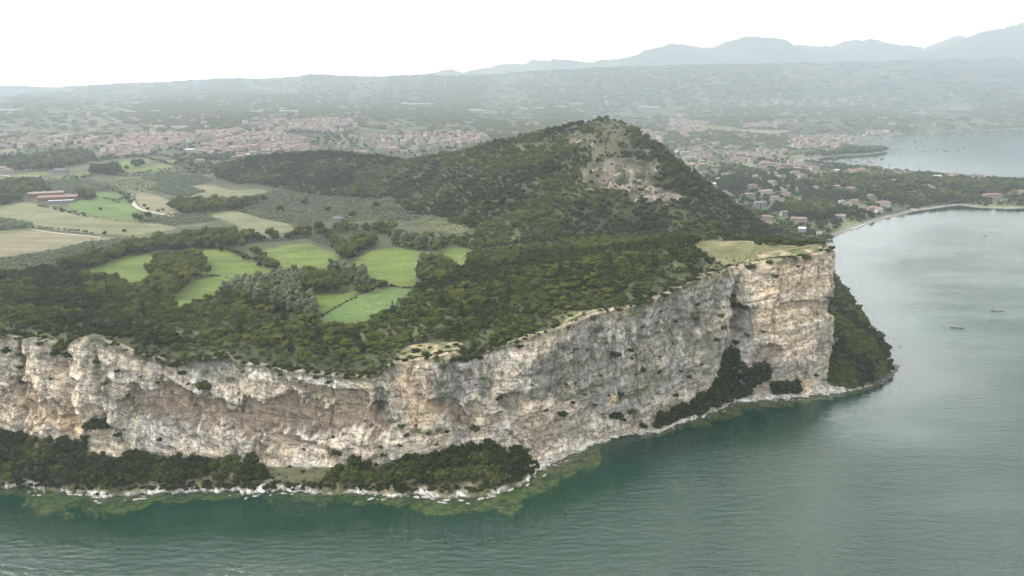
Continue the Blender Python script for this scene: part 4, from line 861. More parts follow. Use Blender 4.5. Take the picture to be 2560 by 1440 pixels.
along([(500,692),(524,688),(560,694),(600,702)], 5, .9, 1.6, 'shrub', 1)
along([(553,623),(600,640),(640,657),(680,675),(745,688)], 5, 2.2, 3.2, MX, 4); add('broad', *zip(*wpoly([(607,622),(637,640),(690,676),(520,688)])), 4.6)
along([(645,632),(660,650),(690,668)], 5, 2, 3, MX, 3); along([(800,584),(850,622),(868,646)], 6, 3, 4.6, MX, 6)
inpoly([(846,650),(850,620),(880,612),(935,600),(940,610),(893,640),(880,652)], 7.5, 4, 5.8, MX)
inpoly([(755,718),(770,690),(800,700),(870,716),(872,738),(800,736),(745,740)], 7, 3.6, 5, 'broad', 1.15)
inpoly([(815,700),(830,680),(880,690),(912,700),(905,712),(840,715)], 7, 3.6, 4.8, ['poplar', 'broad'], .95)
inpoly([(885,730),(893,705),(930,712),(978,715),(960,722),(905,742)], 7, 3.2, 4.8, ['poplar', 'oak', 'broad'], .9)
inpoly([(555,752),(600,716),(660,706),(720,706),(745,712),(742,742),(760,752),(785,772),(798,822),(700,770)], 5.8, 3.3, 4.8, ['poplar', 'poplar', 'broad'], .92)
inpoly([(660,716),(700,700),(760,702),(745,735),(700,730)], 5.8, 3.3, 4.6, ['poplar'], .9)
inpoly([(1040,705),(1046,670),(1062,655),(1092,648),(1112,666),(1146,680),(1120,712),(1060,722)], 6.5, 3.6, 5, MX)
along([(960,710),(985,716),(1040,722)], 4, .8, 1.5, 'shrub', 1); along([(802,792),(840,768),(892,742)], 3.6, .7, 1.3, 'shrub', 1); along([(742,690),(750,700),(770,712)], 5, 2, 3, 'oak', 3)
along([(101,516),(130,522),(161,528),(215,541)], 6, 1.8, 3, ['olive', 'shrub'], 3); along([(215,542),(302,553),(380,560),(447,568)], 5, .6, 1.1, 'shrub', 1)
along([(84,571),(120,574),(180,579),(235,586)], 6.5, 1.8, 2.4, 'olive', 1.5); add('oak', *zip(*wpoly([(262,588),(312,582)])), 2.8); add('cypress', *onground(84, 573), 1.6)
add('cypress', *onground(234, 622), 1.9); add('broad', *zip(*wpoly([(340,552),(373,548),(352,556)])), 4.8, .9); add('broad', *zip(*wpoly([(252,528),(396,532),(408,530),(370,527),(362,519)])), 2.6, .9)
add('olive', *zip(*wpoly([(262,499),(270,500),(282,502),(290,503),(300,502),(296,508),(286,507),(305,499)])), 2.6)
inpoly([(183,494),(200,480),(238,487),(240,500),(200,504)], 8, 3.4, 4.6, MX); inpoly([(-60,520),(-60,470),(30,470),(70,480),(78,500),(60,503),(10,516)], 10, 4, 6, MX); add('cypress', *onground(55, 503), 2.4)
inpoly([(-60,475),(-60,462),(60,452),(110,462),(124,484),(80,492),(30,475)], 10, 4, 6, MX, p=.7)
inpoly([(229,437),(235,424),(296,420),(300,434),(290,440)], 8, 4.5, 6, ['darkoak'], 1.5); inpoly([(335,420),(338,412),(356,412),(356,420)], 10, 6, 8, 'darkoak', 1.2); add('darkoak', *zip(*wpoly([(308,436),(318,425)])), 4.5, 1.3)
along([(228,403),(270,399),(320,394),(345,393),(372,397),(410,409),(440,414),(472,414)], 6, 2, 3.4, ['darkoak', 'oak'], 2); along([(345,391),(400,388),(445,398),(470,400)], 6, 2, 3, ['darkoak'], 2)
along([(316,438),(350,436),(400,430),(440,424),(500,424)], 8, 3, 4.2, 'olive', 7); along([(300,440),(350,444),(420,432),(500,430)], 8, 2.8, 4, 'olive', 7)
inpoly([(140,447),(228,438),(232,444),(180,452),(140,455)], 9, 2.5, 4, ['olive', 'oak'], p=.6)
along([(242,462),(280,474),(318,492),(326,512)], 6, 2.4, 3.4, ['olive', 'oak'], 5); along([(410,464),(480,486),(512,481)], 7, 2.4, 3.2, 'olive', 3)
add('darkoak', *zip(*wpoly([(820,532),(880,545),(760,512),(700,530),(940,520),(660,505)])), 5.2)
# thin belts of the countryside around the farms
inpoly([(-100,440),(-100,405),(60,400),(140,385),(230,382),(236,404),(150,425),(60,430)], 11, 5, 8, ['darkoak', 'broad', 'darkoak'], p=.8)
inpoly([(236,400),(300,388),(345,386),(340,394),(240,408)], 10, 3, 5, MX, p=.5)
inpoly([(440,412),(515,398),(530,425),(545,446),(470,432)], 8, 3.2, 5, ['olive', 'oak', 'darkoak'], p=.7)
inpoly([(470,398),(520,384),(620,388),(540,402)], 9, 3.5, 6, MX, p=.8)
# olive groves in rows
def grove(L, ang, dx, dy, r0, r1, miss=.06, kd='olive', jit=.5):
    W_ = wpoly(L); A_ = np.array(W_); c = A_.mean(0); E = np.hypot(*(A_.max(0) - A_.min(0))) / 2 + 10
    gx, gy = np.meshgrid(np.arange(-E, E, dx), np.arange(-E, E, dy)); gx = gx + RS.normal(0, jit, gx.shape); gy = gy + RS.normal(0, jit, gy.shape)
    ca, sa = math.cos(R(ang)), math.sin(R(ang)); x = (c[0] + gx * ca - gy * sa).ravel(); y = (c[1] + gx * sa + gy * ca).ravel()
    k_ = pip(x, y, W_) & (RS.rand(len(x)) > miss); add(kd, x[k_], y[k_], RS.uniform(r0, r1, k_.sum()), 1.0 * .8, 'grove')
GV = [p for k_, p in FIELDS if k_ == 'grove']
grove(GV[0], 62, 5.6, 6.4, 1.7, 2.5); grove(GV[1], -22, 4.0, 7.4, 1.5, 2.1, .03, jit=.3); grove(GV[2], -35, 7.6, 9.0, 2.2, 3.2, .1, jit=.9); grove(GV[3], 8, 7.0, 9.5, 2.0, 2.7)
grove(GV[4], 10, 8, 10.5, 2.5, 3.7, .08, jit=1); grove(GV[5], -12, 5.5, 11.5, 2.3, 3.0, .03, jit=.5); grove(GV[6], 0, 6.5, 8, 2.4, 3.4)
grove([(1012,562),(1076,547),(1177,572),(1160,584),(1110,584),(1060,570)], -28, 2.6, 3.4, .75, 1.0, .02, 'shrub', .2)
grove([(242,460),(329,447),(411,465),(398,475),(356,481),(285,471)], -10, 4, 13, 1.4, 2.0, .05, 'shrub', .4)
grove([(380,412),(395,400),(470,402),(460,392),(520,384),(620,386),(500,400)], -5, 9, 16, 3, 4, .1)
# near houses: u, v, width in the photograph, wall, roof, gabled
NH = [(1811,488,18,'white','brown',0),(1872,494,24,'grey','brown',1),(1914,486,34,'white','pale',1),(1936,501,24,'cream','red',0),(1966,492,18,'cream','brown',1),(1900,516,30,'grey','slate',0),(1916,551,27,'pink','red',0),(1964,540,29,'cream','brown',0),(1996,556,40,'pink','red',1),
 (2098,549,30,'white','pale',1),(2004,582,20,'white','metal',1),(2046,594,14,'white','pale',1),(1816,442,28,'pink','red',0),(1757,436,17,'pink','red',1),(1785,431,20,'cream','red',0),(1783,467,12,'white','metal',1),(1888,446,13,'white','red',1),(1880,471,28,'pink','brown',0),(1927,461,13,'white','pale',1),
 (1988,436,21,'white','brown',0),(2005,445,24,'pink','red',0),(2021,422,17,'white','red',1),(2090,473,18,'pink','red',1),(2125,478,25,'cream','red',0),(2171,497,19,'pink','red',1),(2208,515,32,'white','red',0),(2180,528,26,'pink','red',1),(2196,532,14,'white','pale',1),(2135,510,20,'pink','red',1),(2545,487,38,'white','red',1),(2480,494,48,'pink','brown',0),
 (1730,414,14,'white','pale',1),(1753,408,16,'pink','pale',1),(1776,398,16,'cream','red',0),(1892,392,28,'white','pale',0),(1730,398,18,'white','pale',1),(1762,387,20,'cream','red',0),(1996,510,12,'cream','red',0),(1740,382,18,'pink','red',0),(1860,402,22,'pink','pale',1),(1742,402,13,'white','pale',0),(1950,420,26,'cream','brown',1),(1905,425,20,'cream','red',1),(2150,428,22,'cream','brown',1),(2345,447,24,'white','metal',1),(2090,432,10,'white','metal',1),(1720,425,22,'white','pale',1),(1835,405,16,'pink','red',0)]
NH += [(6,428,26,'white','red',1),(22,433,20,'pink','red',0),(61,425,18,'white','pale',0),(87,422,15,'cream','pale',0),(152,433,34,'grey','slate',0),(82,451,38,'pink','red',1),(178,407,22,'white','pale',1),(218,396,9,'pink','red',1),(290,384,20,'cream','red',0),(322,386,26,'cream','red',0),(478,380,26,'white','metal',1),(505,382,26,'white','pale',1),(500,408,26,'pink','red',0),(584,399,12,'white','pale',0),(556,397,10,'cream','pale',0),(604,397,22,'cream','red',1),(612,392,30,'white','metal',1),(1172,360,9,'cream','pale',0),(1141,379,9,'ochre','brown',1),(1062,396,7,'white','metal',1),(1045,394,5,'white','pale',1),(845,369,10,'white','pale',0),(865,372,12,'cream','brown',1),(258,384,14,'white','pale',1)]

_r = random.Random(5)
for _ in range(42):      # more villas half hidden in the gardens of the eastern plain
    u = _r.uniform(1730, 2330); v = _r.uniform(372, 560)
    lo = np.interp(u, [1730, 1800, 1900, 1960, 2060, 2330], [430, 490, 560, 585, 565, 510]); hi = np.interp(u, [1730, 2000, 2100, 2330], [372, 408, 424, 450])
    if not (hi < v < lo - 4): continue
    if min(abs(u - q[0]) + 2 * abs(v - q[1]) for q in NH) < 26: continue
    NH.append((u, v, _r.uniform(8, 16) * (v / 480) , _r.choice(['white', 'cream', 'pink', 'white']), _r.choice(['red', 'brown', 'pale', 'pale']), _r.random() < .6))
# ------------------------------------------------------------------ trees on the talus, the flank and in the wall (stand on the cliff mesh)
CPf = CP.reshape(-1, 3); pu, pv = proj(CPf[:, 0], CPf[:, 1], CPf[:, 2]); zf = zone.ravel(); sf = s2.ravel()
def on_cliff(mask, d, n_try=60000):
    idx = np.nonzero(mask)[0]
    if len(idx) == 0: return idx
    RS.shuffle(idx); idx = idx[:n_try]; cell = {}; out = []
    for i in idx:
        p = CPf[i]; k_ = (int(p[0] // d), int(p[1] // d), int(p[2] // (d * .8)))
        if k_ in cell: continue
        cell[k_] = 1; out.append(i)
    return np.array(out)
W1 = [(-700,1080),(0,1078),(60,1100),(110,1110),(170,1102),(210,1118),(235,1148),(300,1158),(345,1135),(400,1125),(500,1140),(550,1125),(600,1140),(640,1150),(652,1180),(700,1205),(760,1212),(820,1200),(860,1170),(925,1158),(932,1195),(985,1165),(1060,1120),(1120,1095),(1200,1108),(1270,1115),(1330,1150),(1365,1170),(1330,1195),(1270,1210),(1200,1226),(1100,1232),(1000,1228),(900,1222),(760,1222),(600,1220),(300,1224),(200,1222),(60,1212),(-700,1205)]
W2 = [(1735,1010),(1770,985),(1800,930),(1815,885),(1845,880),(1865,925),(1915,918),(1930,945),(1890,968),(1870,990),(1820,1012),(1780,1030),(1720,1052),(1650,1058),(1690,1025)]
W3 = [(2085,900),(2098,820),(2106,740),(2140,740),(2200,860),(2225,935),(2190,957),(2110,964),(2088,962),(2078,935)]
W4 = [(1930,965),(1990,960),(2000,985),(1935,988)]
W5 = [(1640,1040),(1720,1025),(1700,1060),(1640,1072)]
ab = CPf[:, 2] > 1.2
mk1 = ab & pip(pu, pv, W1) & (zf == 1); i1 = on_cliff(mk1, 3.2)
n_ = fbm(CPf[i1, 0] / 12, CPf[i1, 1] / 6, 401, 3); i1 = i1[RS.rand(len(i1)) < (.5 + n_ * .8)]
def addc(i, kd, r0, r1, zs=1.0, zone='talus'):
    add(kd, CPf[i, 0], CPf[i, 1], RS.uniform(r0, r1, len(i)), zs, zone, CPf[i, 2] - .4)
nn_ = fbm(CPf[i1, 0] / 16, CPf[i1, 1] / 9, 402, 3); lo_ = CPf[i1, 2] < 3.5
addc(i1[(nn_ < .55) & ~lo_], 'darkoak', 2.0, 3.7, 1.1); addc(i1[(nn_ >= .55) & ~lo_], 'oak', 1.8, 3.2, 1.0); addc(i1[lo_], 'darkshrub', 1.1, 2.1)
i2 = on_cliff(ab & (pip(pu, pv, W2) | pip(pu, pv, W4) | pip(pu, pv, W5)) & (zf <= 2), 3.2); addc(i2, 'darkoak', 1.9, 3.3)
mk3 = ab & (((sf > AL[NFR]) & (zf >= 1) & ~((zf == 2) & (pu < 2100) & (pv < 900) & (sf < AL[NFR + 2]))) | (pip(pu, pv, W3) & (sf > sfront - 6))) & (CPf[:, 2] < 93) & (zf <= 2)
i3 = on_cliff(mk3, 3.4, 90000); nn_ = fbm(CPf[i3, 0] / 14, CPf[i3, 2] / 10, 403, 3); i3k = (nn_ > .40) | (RS.rand(len(i3)) < .45); nn_ = nn_[i3k]; i3 = i3[i3k]; addc(i3[nn_ < .52], 'darkoak', 1.3, 3.6, 1.05); addc(i3[(nn_ >= .52) & (nn_ < .6)], 'oak', 1.6, 3.4, .95); addc(i3[nn_ >= .6], 'broad', 1.8, 3.0, .8)
mk5 = ab & (zf == 1) & (sf < sfront) & (BC[:, 2][np.tile(np.arange(NC), NRr)] > 5); i5 = on_cliff(mk5, 4.5); i5 = i5[RS.rand(len(i5)) < .4]; addc(i5, 'darkshrub', .7, 1.5)
# bushes that hold on in the wall: each is a thing of its own
WB = [(514,956,26),(242,900,11),(294,924,8),(259,958,8),(316,988,7),(255,1050,26),(215,1087,15),(292,1084,10),(220,1062,14),(457,928,12),(820,952,9),(47,885,7),(50,915,8),(52,950,8),(1247,990,13),(1188,1064,14),(1005,1060,12),(1040,1060,6),(1001,1110,9),(958,1134,11),(954,1114,11),
 (1119,1074,10),(1405,1029,16),(1364,1022,10),(1432,1002,9),(1415,959,7),(1539,880,15),(1576,871,11),(1606,922,11),(1590,932,6),(1647,928,7),(1650,888,6),(1549,979,12),(1533,1030,22),(1576,1023,12),(1610,1057,14),(1580,895,6),(1522,986,6),(1015,1083,12),(1069,1080,8),(1170,886,20),(844,1124,17),(834,1090,8),
 (1844,757,17),(1862,765,13),(1836,735,10),(1909,827,8),(1870,833,9),(1802,786,9),(1806,816,11),(1840,853,12),(1739,793,11),(1690,801,7),(1787,846,12),(1938,686,9),(1649,776,6),(1606,813,8),(2039,933,9),(1754,910,6),(1701,925,6),(1649,925,6),(1604,918,9),(1742,757,9),(1926,652,10),(1877,662,13),(1982,640,10),(2012,640,11),
 (1140,892,16),(1200,890,12),(960,900,12),(940,935,11),(520,892,10),(440,905,14),(150,862,17),(172,880,14),(140,878,12),(100,856,9),(640,905,10),(560,892,9),(700,935,8),(790,940,9),(870,940,10),(1480,790,10),(1620,752,13),(1700,705,14),(1660,735,11),(1300,862,12),(1420,815,8),(1550,770,9),(2080,616,8),(2060,612,12),(2068,622,8),
 (1490,1010,7),(1460,985,7),(1690,985,9),(1720,940,8),(1500,935,6),(1560,1045,10),(1830,885,9),(1905,640,8),(1470,870,6),(1515,855,6),(1380,905,6),(1330,960,6),(1190,960,5),(1090,1110,8),(760,1120,7),(400,1095,9),(130,945,6),(390,955,6),(350,940,5),(470,960,5),(610,925,7)]
WBI = []
for u, v, r in WB:
    d2 = (pu - u) ** 2 + (pv - v - r * .35) ** 2; d2[(zf == 0) | (sf > AL[NFR + 2])] = 1e12; i = int(d2.argmin())
    if d2[i] < 400: WBI.append((i, u, v, r))
# headland shrubs
HB = [(1960,604,15),(1945,600,17),(1925,601,15),(1985,600,15),(1975,606,12),(1910,596,13),(1895,592,12),(2020,604,10),(2030,606,9),(1880,592,10),(1860,594,9),(2000,604,8),(1900,612,5),(1998,614,4),(1730,640,7),(1745,650,6),(1815,646,3),(1835,652,4),(1800,655,4),(1790,668,5),(1700,650,8),(1720,630,6),(1765,630,3),(1740,620,4),(1040,878,13),(1062,885,11),(1100,880,8),(1090,893,7),(1012,900,8),(980,912,8),(960,905,10),(1030,895,6),(1010,885,7),(1075,870,7),(1120,868,8),(1140,862,9),(1155,868,10),(1125,880,5),(1050,866,6),(1085,897,6),(1500,776,7),(1540,772,6),(1460,785,6),(1440,800,5),(1590,760,8),(1425,790,8),(232,852,5),(265,862,6)]
# ------------------------------------------------------------------ woodland and gardens of the eastern plain, far countryside
VILL = {}
def vil(name, L): VILL[name] = wpoly(L)
vil('old', [(240,396),(270,372),(300,358),(330,337),(640,325),(760,345),(775,378),(640,388),(520,392),(470,374),(400,374),(300,402)])
vil('hill', [(640,332),(665,305),(860,299),(905,320),(860,334),(760,327)])
vil('west', [(0,357),(150,346),(300,350),(240,377),(0,374)])
vil('low', [(930,342),(1200,330),(1225,352),(1080,380),(1000,387),(930,372)])
vil('north', [(1560,312),(1680,300),(1780,310),(1760,332),(1600,327)])
vil('bay', [(1985,347),(2140,335),(2235,328),(2120,358),(2095,366),(2090,378),(2000,372),(1960,362)])
vil('far', [(1720,258),(1850,250),(2150,240),(2200,262),(1850,268)])
vil('church', [(1850,322),(1880,306),(1960,305),(1965,318),(1900,320)])
vil('mid', [(1690,372),(1840,366),(1960,375),(1980,395),(1860,398),(1700,402)])
VALL = list(VILL.values())
nr = int(math.log(9000 / 900) / .0105); ra = 900 * np.exp(np.arange(nr) * .0105); na = int(R(97) / .0105)
RA, AA = np.meshgrid(ra, np.linspace(R(-50), R(47), na), indexing='ij')
AA = AA + RS.uniform(-.5, .5, AA.shape) * .0105; RA = RA * (1 + RS.uniform(-.5, .5, RA.shape) * .0105)
x = (RA * np.sin(AA)).ravel(); y = (RA * np.cos(AA)).ravel()
bl = np.interp(x, [-620, -500, -330, -60, 150, 300, 340, 3000], [1430, 1430, 1345, 1195, 1065, 990, 900, 900])
okk = (y > bl) & pip(x, y, LAND) & ~((x < 60) & pip(x, y, FA)) & (y < 8800)
okk &= dist_poly(x, y, shore) > 9 + .002 * y
for p in OPENW: okk &= ~pip(x, y, p)
x, y = x[okk], y[okk]; r = np.hypot(x, y)
east = (x > .16 * y) & (y < 2600)
d1 = fbm(x / (90 + r * .05), y / (140 + r * .09), 501, 4); d2_ = fbm(x / 40, y / 60, 502, 3)
prob = np.where(east, .30 + .7 * ss(.40, .56, d1), .12 + .88 * ss(.43, .52, d1))
for nm, p in VILL.items(): prob = np.where(pip(x, y, p), .16 if nm in ('old', 'hill') else .28, prob)
hv1 = (np.abs(d2_ - .5) < .025) & ~east; prob = np.where(hv1, np.maximum(prob, .75), prob)
k_ = RS.rand(len(x)) < prob; x, y, r, east, d1 = x[k_], y[k_], r[k_], east[k_], d1[k_]
sml = (r < 2300); z = HG_(x, y)
n3 = fbm(x / 160, y / 160, 504, 3); pk = RS.rand(len(x))
a = sml & (n3 < .47); add('darkoak', x[a], y[a], RS.uniform(3.2, 6.2, a.sum()), .95, 'plain', z[a])
a = sml & (n3 >= .47) & (pk < .55); add('broad', x[a], y[a], RS.uniform(3, 5.5, a.sum()), .7, 'plain', z[a])
a = sml & (n3 >= .47) & (pk >= .55) & (pk < .96); add('olive', x[a], y[a], RS.uniform(2.8, 4.8, a.sum()), .8, 'plain', z[a])
a = sml & (pk > .972); add('cypress', x[a], y[a], RS.uniform(2.2, 3.2, a.sum()), 1, 'plain', z[a])
a = ~sml; add('clump', x[a], y[a], r[a] * RS.uniform(.0045, .0078, a.sum()), np.interp(r[a], [2300, 9000], [.85, .5]), 'plain', z[a])
# extra undergrowth and garden trees between the houses of the eastern plain
x, y = jitter(300, 1250, 900, 2000, 11); k_ = pip(x, y, LAND) & (dist_poly(x, y, shore) > 10) & (y > np.interp(x, [300, 417, 1250], [1010, 915, 900])); x, y = x[k_], y[k_]
d1 = fbm(x / 60, y / 90, 511, 3); k_ = RS.rand(len(x)) < ss(.36, .56, d1) * .8; x, y, d1 = x[k_], y[k_], d1[k_]
for p in OPENW: k_ = ~pip(x, y, p); x, y, d1 = x[k_], y[k_], d1[k_]
k_ = d1 > .53; add('darkoak', x[k_], y[k_], RS.uniform(2.8, 5.6, k_.sum()), .9, 'plain'); k_ = ~k_; add('olive', x[k_], y[k_], RS.uniform(2.4, 4, k_.sum()), .8, 'plain')
inpoly([(1950,548),(1955,530),(2010,520),(2080,530),(2090,550),(2040,556)], 9, 6, 8.5, ['darkoak', 'darkoak', 'broad'], 1.35, 'plain')
inpoly([(1795,472),(1800,455),(1850,448),(1860,470),(1830,484)], 9, 6, 8, ['darkoak'], 1.3, 'plain')
inpoly([(2000,470),(2100,440),(2300,445),(2560,470),(2700,480),(2700,512),(2560,514),(2400,506),(2290,515),(2150,500)], 11, 5.5, 9, ['darkoak', 'darkoak', 'oak', 'broad'], .85, 'plain', p=.7)
inpoly([(1990,393),(2100,382),(2200,374),(2220,378),(2190,381),(2100,388)], 12, 7, 10, ['darkoak', 'broad'], .9, 'plain')
add('cypress', *zip(*wpoly([(2309,443),(2314,443),(2319,444),(2322,444),(2326,444)])), 2.6, 1.1, 'promontory'); add('cypress', *zip(*wpoly([(2433,447),(2507,450),(2554,452),(2440,449)])), 2.6, 1, 'promontory')
add('cypress', *zip(*wpoly([(535,404),(546,401),(552,402),(558,403),(575,400),(570,383),(610,382)])), 2.8, 1, 'village'); add('cypress', *zip(*wpoly([(845,331),(862,334),(866,335),(871,335),(876,333)])), 5.2, 1.0, 'village'); add('cypress', *zip(*wpoly([(2015,588),(2030,548)])), 3.2, 1, 'shore')
# scrub along the rim
kk = RS.randint(0, NC, 1500); kk = kk[svals[kk] < sfront]; ru_ = proj(TC[kk, 0], TC[kk, 1], TC[kk, 2])[0]
bb_ = np.interp(ru_, [-400, 0, 50, 170, 190, 260, 400, 430, 560, 580, 630, 650, 800, 940, 975, 1150, 1165, 1290, 1300, 1390, 1400, 1590, 1610, 1640, 1705, 1720, 1760, 2060], [.1, .1, .5, .1, .8, .6, .4, .1, .1, .7, .7, .3, .3, .1, .8, .8, .1, .1, .6, .7, .9, .8, .1, .7, .7, .1, .75, .8])
keep_ = RS.rand(len(kk)) > bb_ * 1.06; kk = kk[keep_]; of_ = RS.uniform(-.6, 6.5, len(kk)); xr, yr = TC[kk, 0] - nrm[kk, 0] * of_, TC[kk, 1] - nrm[kk, 1] * of_
add('darkshrub', xr, yr, RS.uniform(.6, 1.7, len(kk)), .9, 'wood', TC[kk, 2] + .1)
# room for the houses: no tree inside them, a gap on the side the lake sees
HP = []
for q_ in NH:
    a, b = onground(q_[0], q_[1]); HP.append((a, b, max(4, min(17, q_[2] * math.hypot(a, b) / FPX / 2))))
for u, v, w_ in ((118, 492, 24), (148, 501, 26), (154, 507, 15), (845, 551, 9), (1925, 417, 26), (1968, 421, 20), (1998, 423, 18), (1850, 396, 16), (1712, 389, 16), (650, 316, 30), (640, 344, 22)):
    a, b = onground(u, v); HP.append((a, b, w_))
_px, _py = np.array(POND).mean(0); PONDC = (_px, _py)
NT = []
for kd, x, y, z, r, zs, zn in TREES:
    if zn in ('belt', 'wood'):
        dx, dy = x - PONDC[0], y - PONDC[1]; k_ = ~((np.abs(dx) < 5.5 + r * .6) & (dy < 4) & (dy > -17)); x, y, z, r, zs = x[k_], y[k_], z[k_], r[k_], zs[k_]
    if zn in ('plain', 'belt', 'hedge', 'grove'):
        k_ = np.ones(len(x), bool)
        for a, b, w_ in HP: dx, dy = x - a, y - b; k_ &= ~((np.abs(dx) < w_ + r * .7) & (dy < 9 + r * .5) & (dy > -13 - b * .012 - r))
        x, y, z, r, zs = x[k_], y[k_], z[k_], r[k_], zs[k_]
    NT.append((kd, x, y, z, r, zs, zn))
TREES = NT
# ================================================================== FROM THE TABLE TO OBJECTS
CAP = {'olive': 260, 'poplar': 150, 'cypress': 60, 'pine': 110, 'broad': 130}
WORDS = {'wood': 'in the wood behind the cliff rim', 'talus': 'on the wooded slope at the foot of the pale cliff', 'belt': 'in a tree belt between the green meadows', 'hedge': 'in a hedgerow between two fields', 'grove': 'in a planted grove row', 'plain': 'among the gardens of the plain beyond the hill',
 'promontory': 'standing up from the far promontory above the bay', 'village': 'beside the old village', 'shore': 'near the villas on the far shore'}
LAB = {'oak': ('evergreen_oak', 'tree', 'olive green rounded evergreen oak'), 'darkoak': ('evergreen_oak', 'tree', 'dark rounded evergreen oak'), 'broad': ('broadleaf_tree', 'tree', 'tall leafy green broadleaf tree'), 'olive': ('olive_tree', 'olive tree', 'small grey green olive tree'),
 'poplar': ('white_poplar', 'poplar', 'pale silvery poplar'), 'cypress': ('cypress_tree', 'cypress', 'slim dark pointed cypress'), 'pine': ('pine_tree', 'pine', 'dark layered conical pine'), 'shrub': ('shrub', 'shrub', 'low round green shrub'), 'darkshrub': ('shrub', 'shrub', 'low dark green shrub')}
made = {}
def SZ(kd, r): a, b = {'olive': (2.4, 3.0), 'poplar': (3.8, 4.4), 'pine': (2.6, 3.4), 'cypress': (2.2, 3.0)}.get(kd, (2.8, 4.2)); return 'small' if r < a else ('large' if r > b else 'medium')
def pick(v, T):
    for lim, w_ in T:
        if v < lim: return w_
    return T[-1][1]
def where(zn, u, v):
    if zn == 'talus': return pick(u, [(120, 'at the foot of the left buttress'), (240, 'below the tan left face'), (420, 'under the white streaks'), (560, 'under the brown wall'), (680, 'left of the shore footpath'), (860, 'by the gap in the shore wood'), (960, 'on the left flank of the wooded knoll'), (1080, 'low on the wooded knoll'), (1200, 'on top of the wooded knoll'), (1420, 'on the right end of the wooded knoll'), (1850, 'in the gully wood below the grey wall'), (2060, 'under the orange face'), (9999, 'on the wooded tip of the headland')])
    if zn == 'wood': return pick(u, [(170, 'in the wood above the left buttress'), (400, 'behind the dry grass rim'), (640, 'in the wood behind the left rim'), (860, 'in the wood below the silvery poplars'), (980, 'in the wood at the low saddle'), (1160, 'behind the bare limestone clearing'), (1400, 'in the wood right of the clearing'), (1650, 'behind the pale rim path'), (9999, 'below the headland grass')])
    if zn == 'belt': return pick(u, [(240, 'at the left end of the long tree belt'), (380, 'in the belt above the left meadow'), (520, 'in the clump between two meadows'), (640, 'beside the lower meadow'), (740, 'in the silvery grove'), (830, 'right of the small pond grove'), (930, 'between the middle meadows'), (1040, 'in the belt behind the meadows'), (9999, 'beside the right hand meadows')])
    if zn == 'hedge': return pick(u, [(240, 'in the farm hedges'), (480, 'along the upper field edges'), (700, 'in the hedge crossing the meadows'), (9999, 'in the hedge of the right meadows')])
    if zn == 'grove': return pick(u, [(0, 'in the grove strip at the left edge'), (120, 'in the left olive strip'), (240, 'in the olive strip behind the tree belt'), (345, 'at the right end of the olive strip'), (620, 'in the upper groves'), (760, 'in the big grove'), (860, 'in the small grove by the meadow'), (960, 'at the right end of the small grove'), (9999, 'in the big grove below the hill')])
    return WORDS[zn]
def place_tree(kd, x, y, z, r, zs, zone_, label=None, group=None, name=None, parts=True):
    nm, cat, lab = LAB[kd]; v = RS.randint(NV[kd]); rz = float(RS.uniform(0, 6.28)); lift = TH.get(kd, .2) * r * .8
    if label is None:
        pu_, pv_ = proj(x, y, z); label = '%s %s %s' % (SZ(kd, r), lab, where(zone_, float(pu_), float(pv_)))
    if group is None: group = label
    if not parts:
        o = link(nm, CRM[(kd, v)], None, (x, y, z), rz, (r, r, r * zs)); tag(o, label, cat, group); return o
    e = bpy.data.objects.new(nm, None); C.objects.link(e); e.location = (x, y, z); e.rotation_euler = (0, 0, rz); e.scale = (r, r, r * zs); tag(e, label, cat, group)
    c = link('crown', CRM[(kd, v)], e, (0, 0, lift / r / 1.0)); t = link('trunk', TRM[kd], e)
    return e
allk = {}
for kd, x, y, z, r, zs, zn in TREES:
    allk.setdefault(kd, []).append((x, y, z, r, zs, np.array([zn] * len(x))))
allk = {k_: [np.concatenate([q_[i] for q_ in L]) for i in range(6)] for k_, L in allk.items()}
groups_near, groups_plain = {}, {}
# 'tree' is shared by oak, darkoak and broad: the 300 that show largest
cand = []
for kd in ('oak', 'darkoak', 'broad'):
    x, y, z, r, zs, zn = allk[kd]; u_, v_ = proj(x, y, z); vis = (u_ > -10) & (u_ < 2570) & (v_ > 0) & (v_ < 1450)
    size = r * (1 + zs) / np.hypot(x, y) * vis; 
    for i in np.argsort(-size)[:400]: cand.append((size[i], kd, i))
cand.sort(reverse=True); sel = {}
for s_, kd, i in cand[:290]: sel.setdefault(kd, set()).add(i)
for kd, cap in (('olive', 240), ('poplar', 140), ('cypress', 60), ('pine', 110)):
    x, y, z, r, zs, zn = allk[kd]; u_, v_ = proj(x, y, z); vis = (u_ > -10) & (u_ < 2570)
    size = r * (1 + zs) / np.hypot(x, y) * vis; sel[kd] = set(np.argsort(-size)[:cap].tolist())
for kd, (x, y, z, r, zs, zn) in allk.items():
    s_ = sel.get(kd, set()); msk = np.ones(len(x), bool)
    for i in sorted(s_):
        msk[i] = False; place_tree(kd, float(x[i]), float(y[i]), float(z[i]), float(r[i]), float(zs[i]), str(zn[i]), parts=(kd != 'cypress'))
    lift = TH.get(kd, 0) * r * .8
    meshes = [CRM[(kd, i)] for i in range(NV[kd])]
    for key, sub in (('talus_wood', zn == 'talus'), ('woodland', np.isin(zn, ['wood'])), ('hedgerow_trees', np.isin(zn, ['belt', 'hedge', 'village', 'shore', 'promontory'])), ('olive_grove', zn == 'grove'), ('plain_trees', zn == 'plain')):
        k_ = msk & sub
        if k_.any(): groups_near.setdefault(key, []).append((meshes, x[k_], y[k_], (z + lift)[k_], r[k_], zs[k_]))
for key, g_ in groups_near.items(): scatter(key, g_)
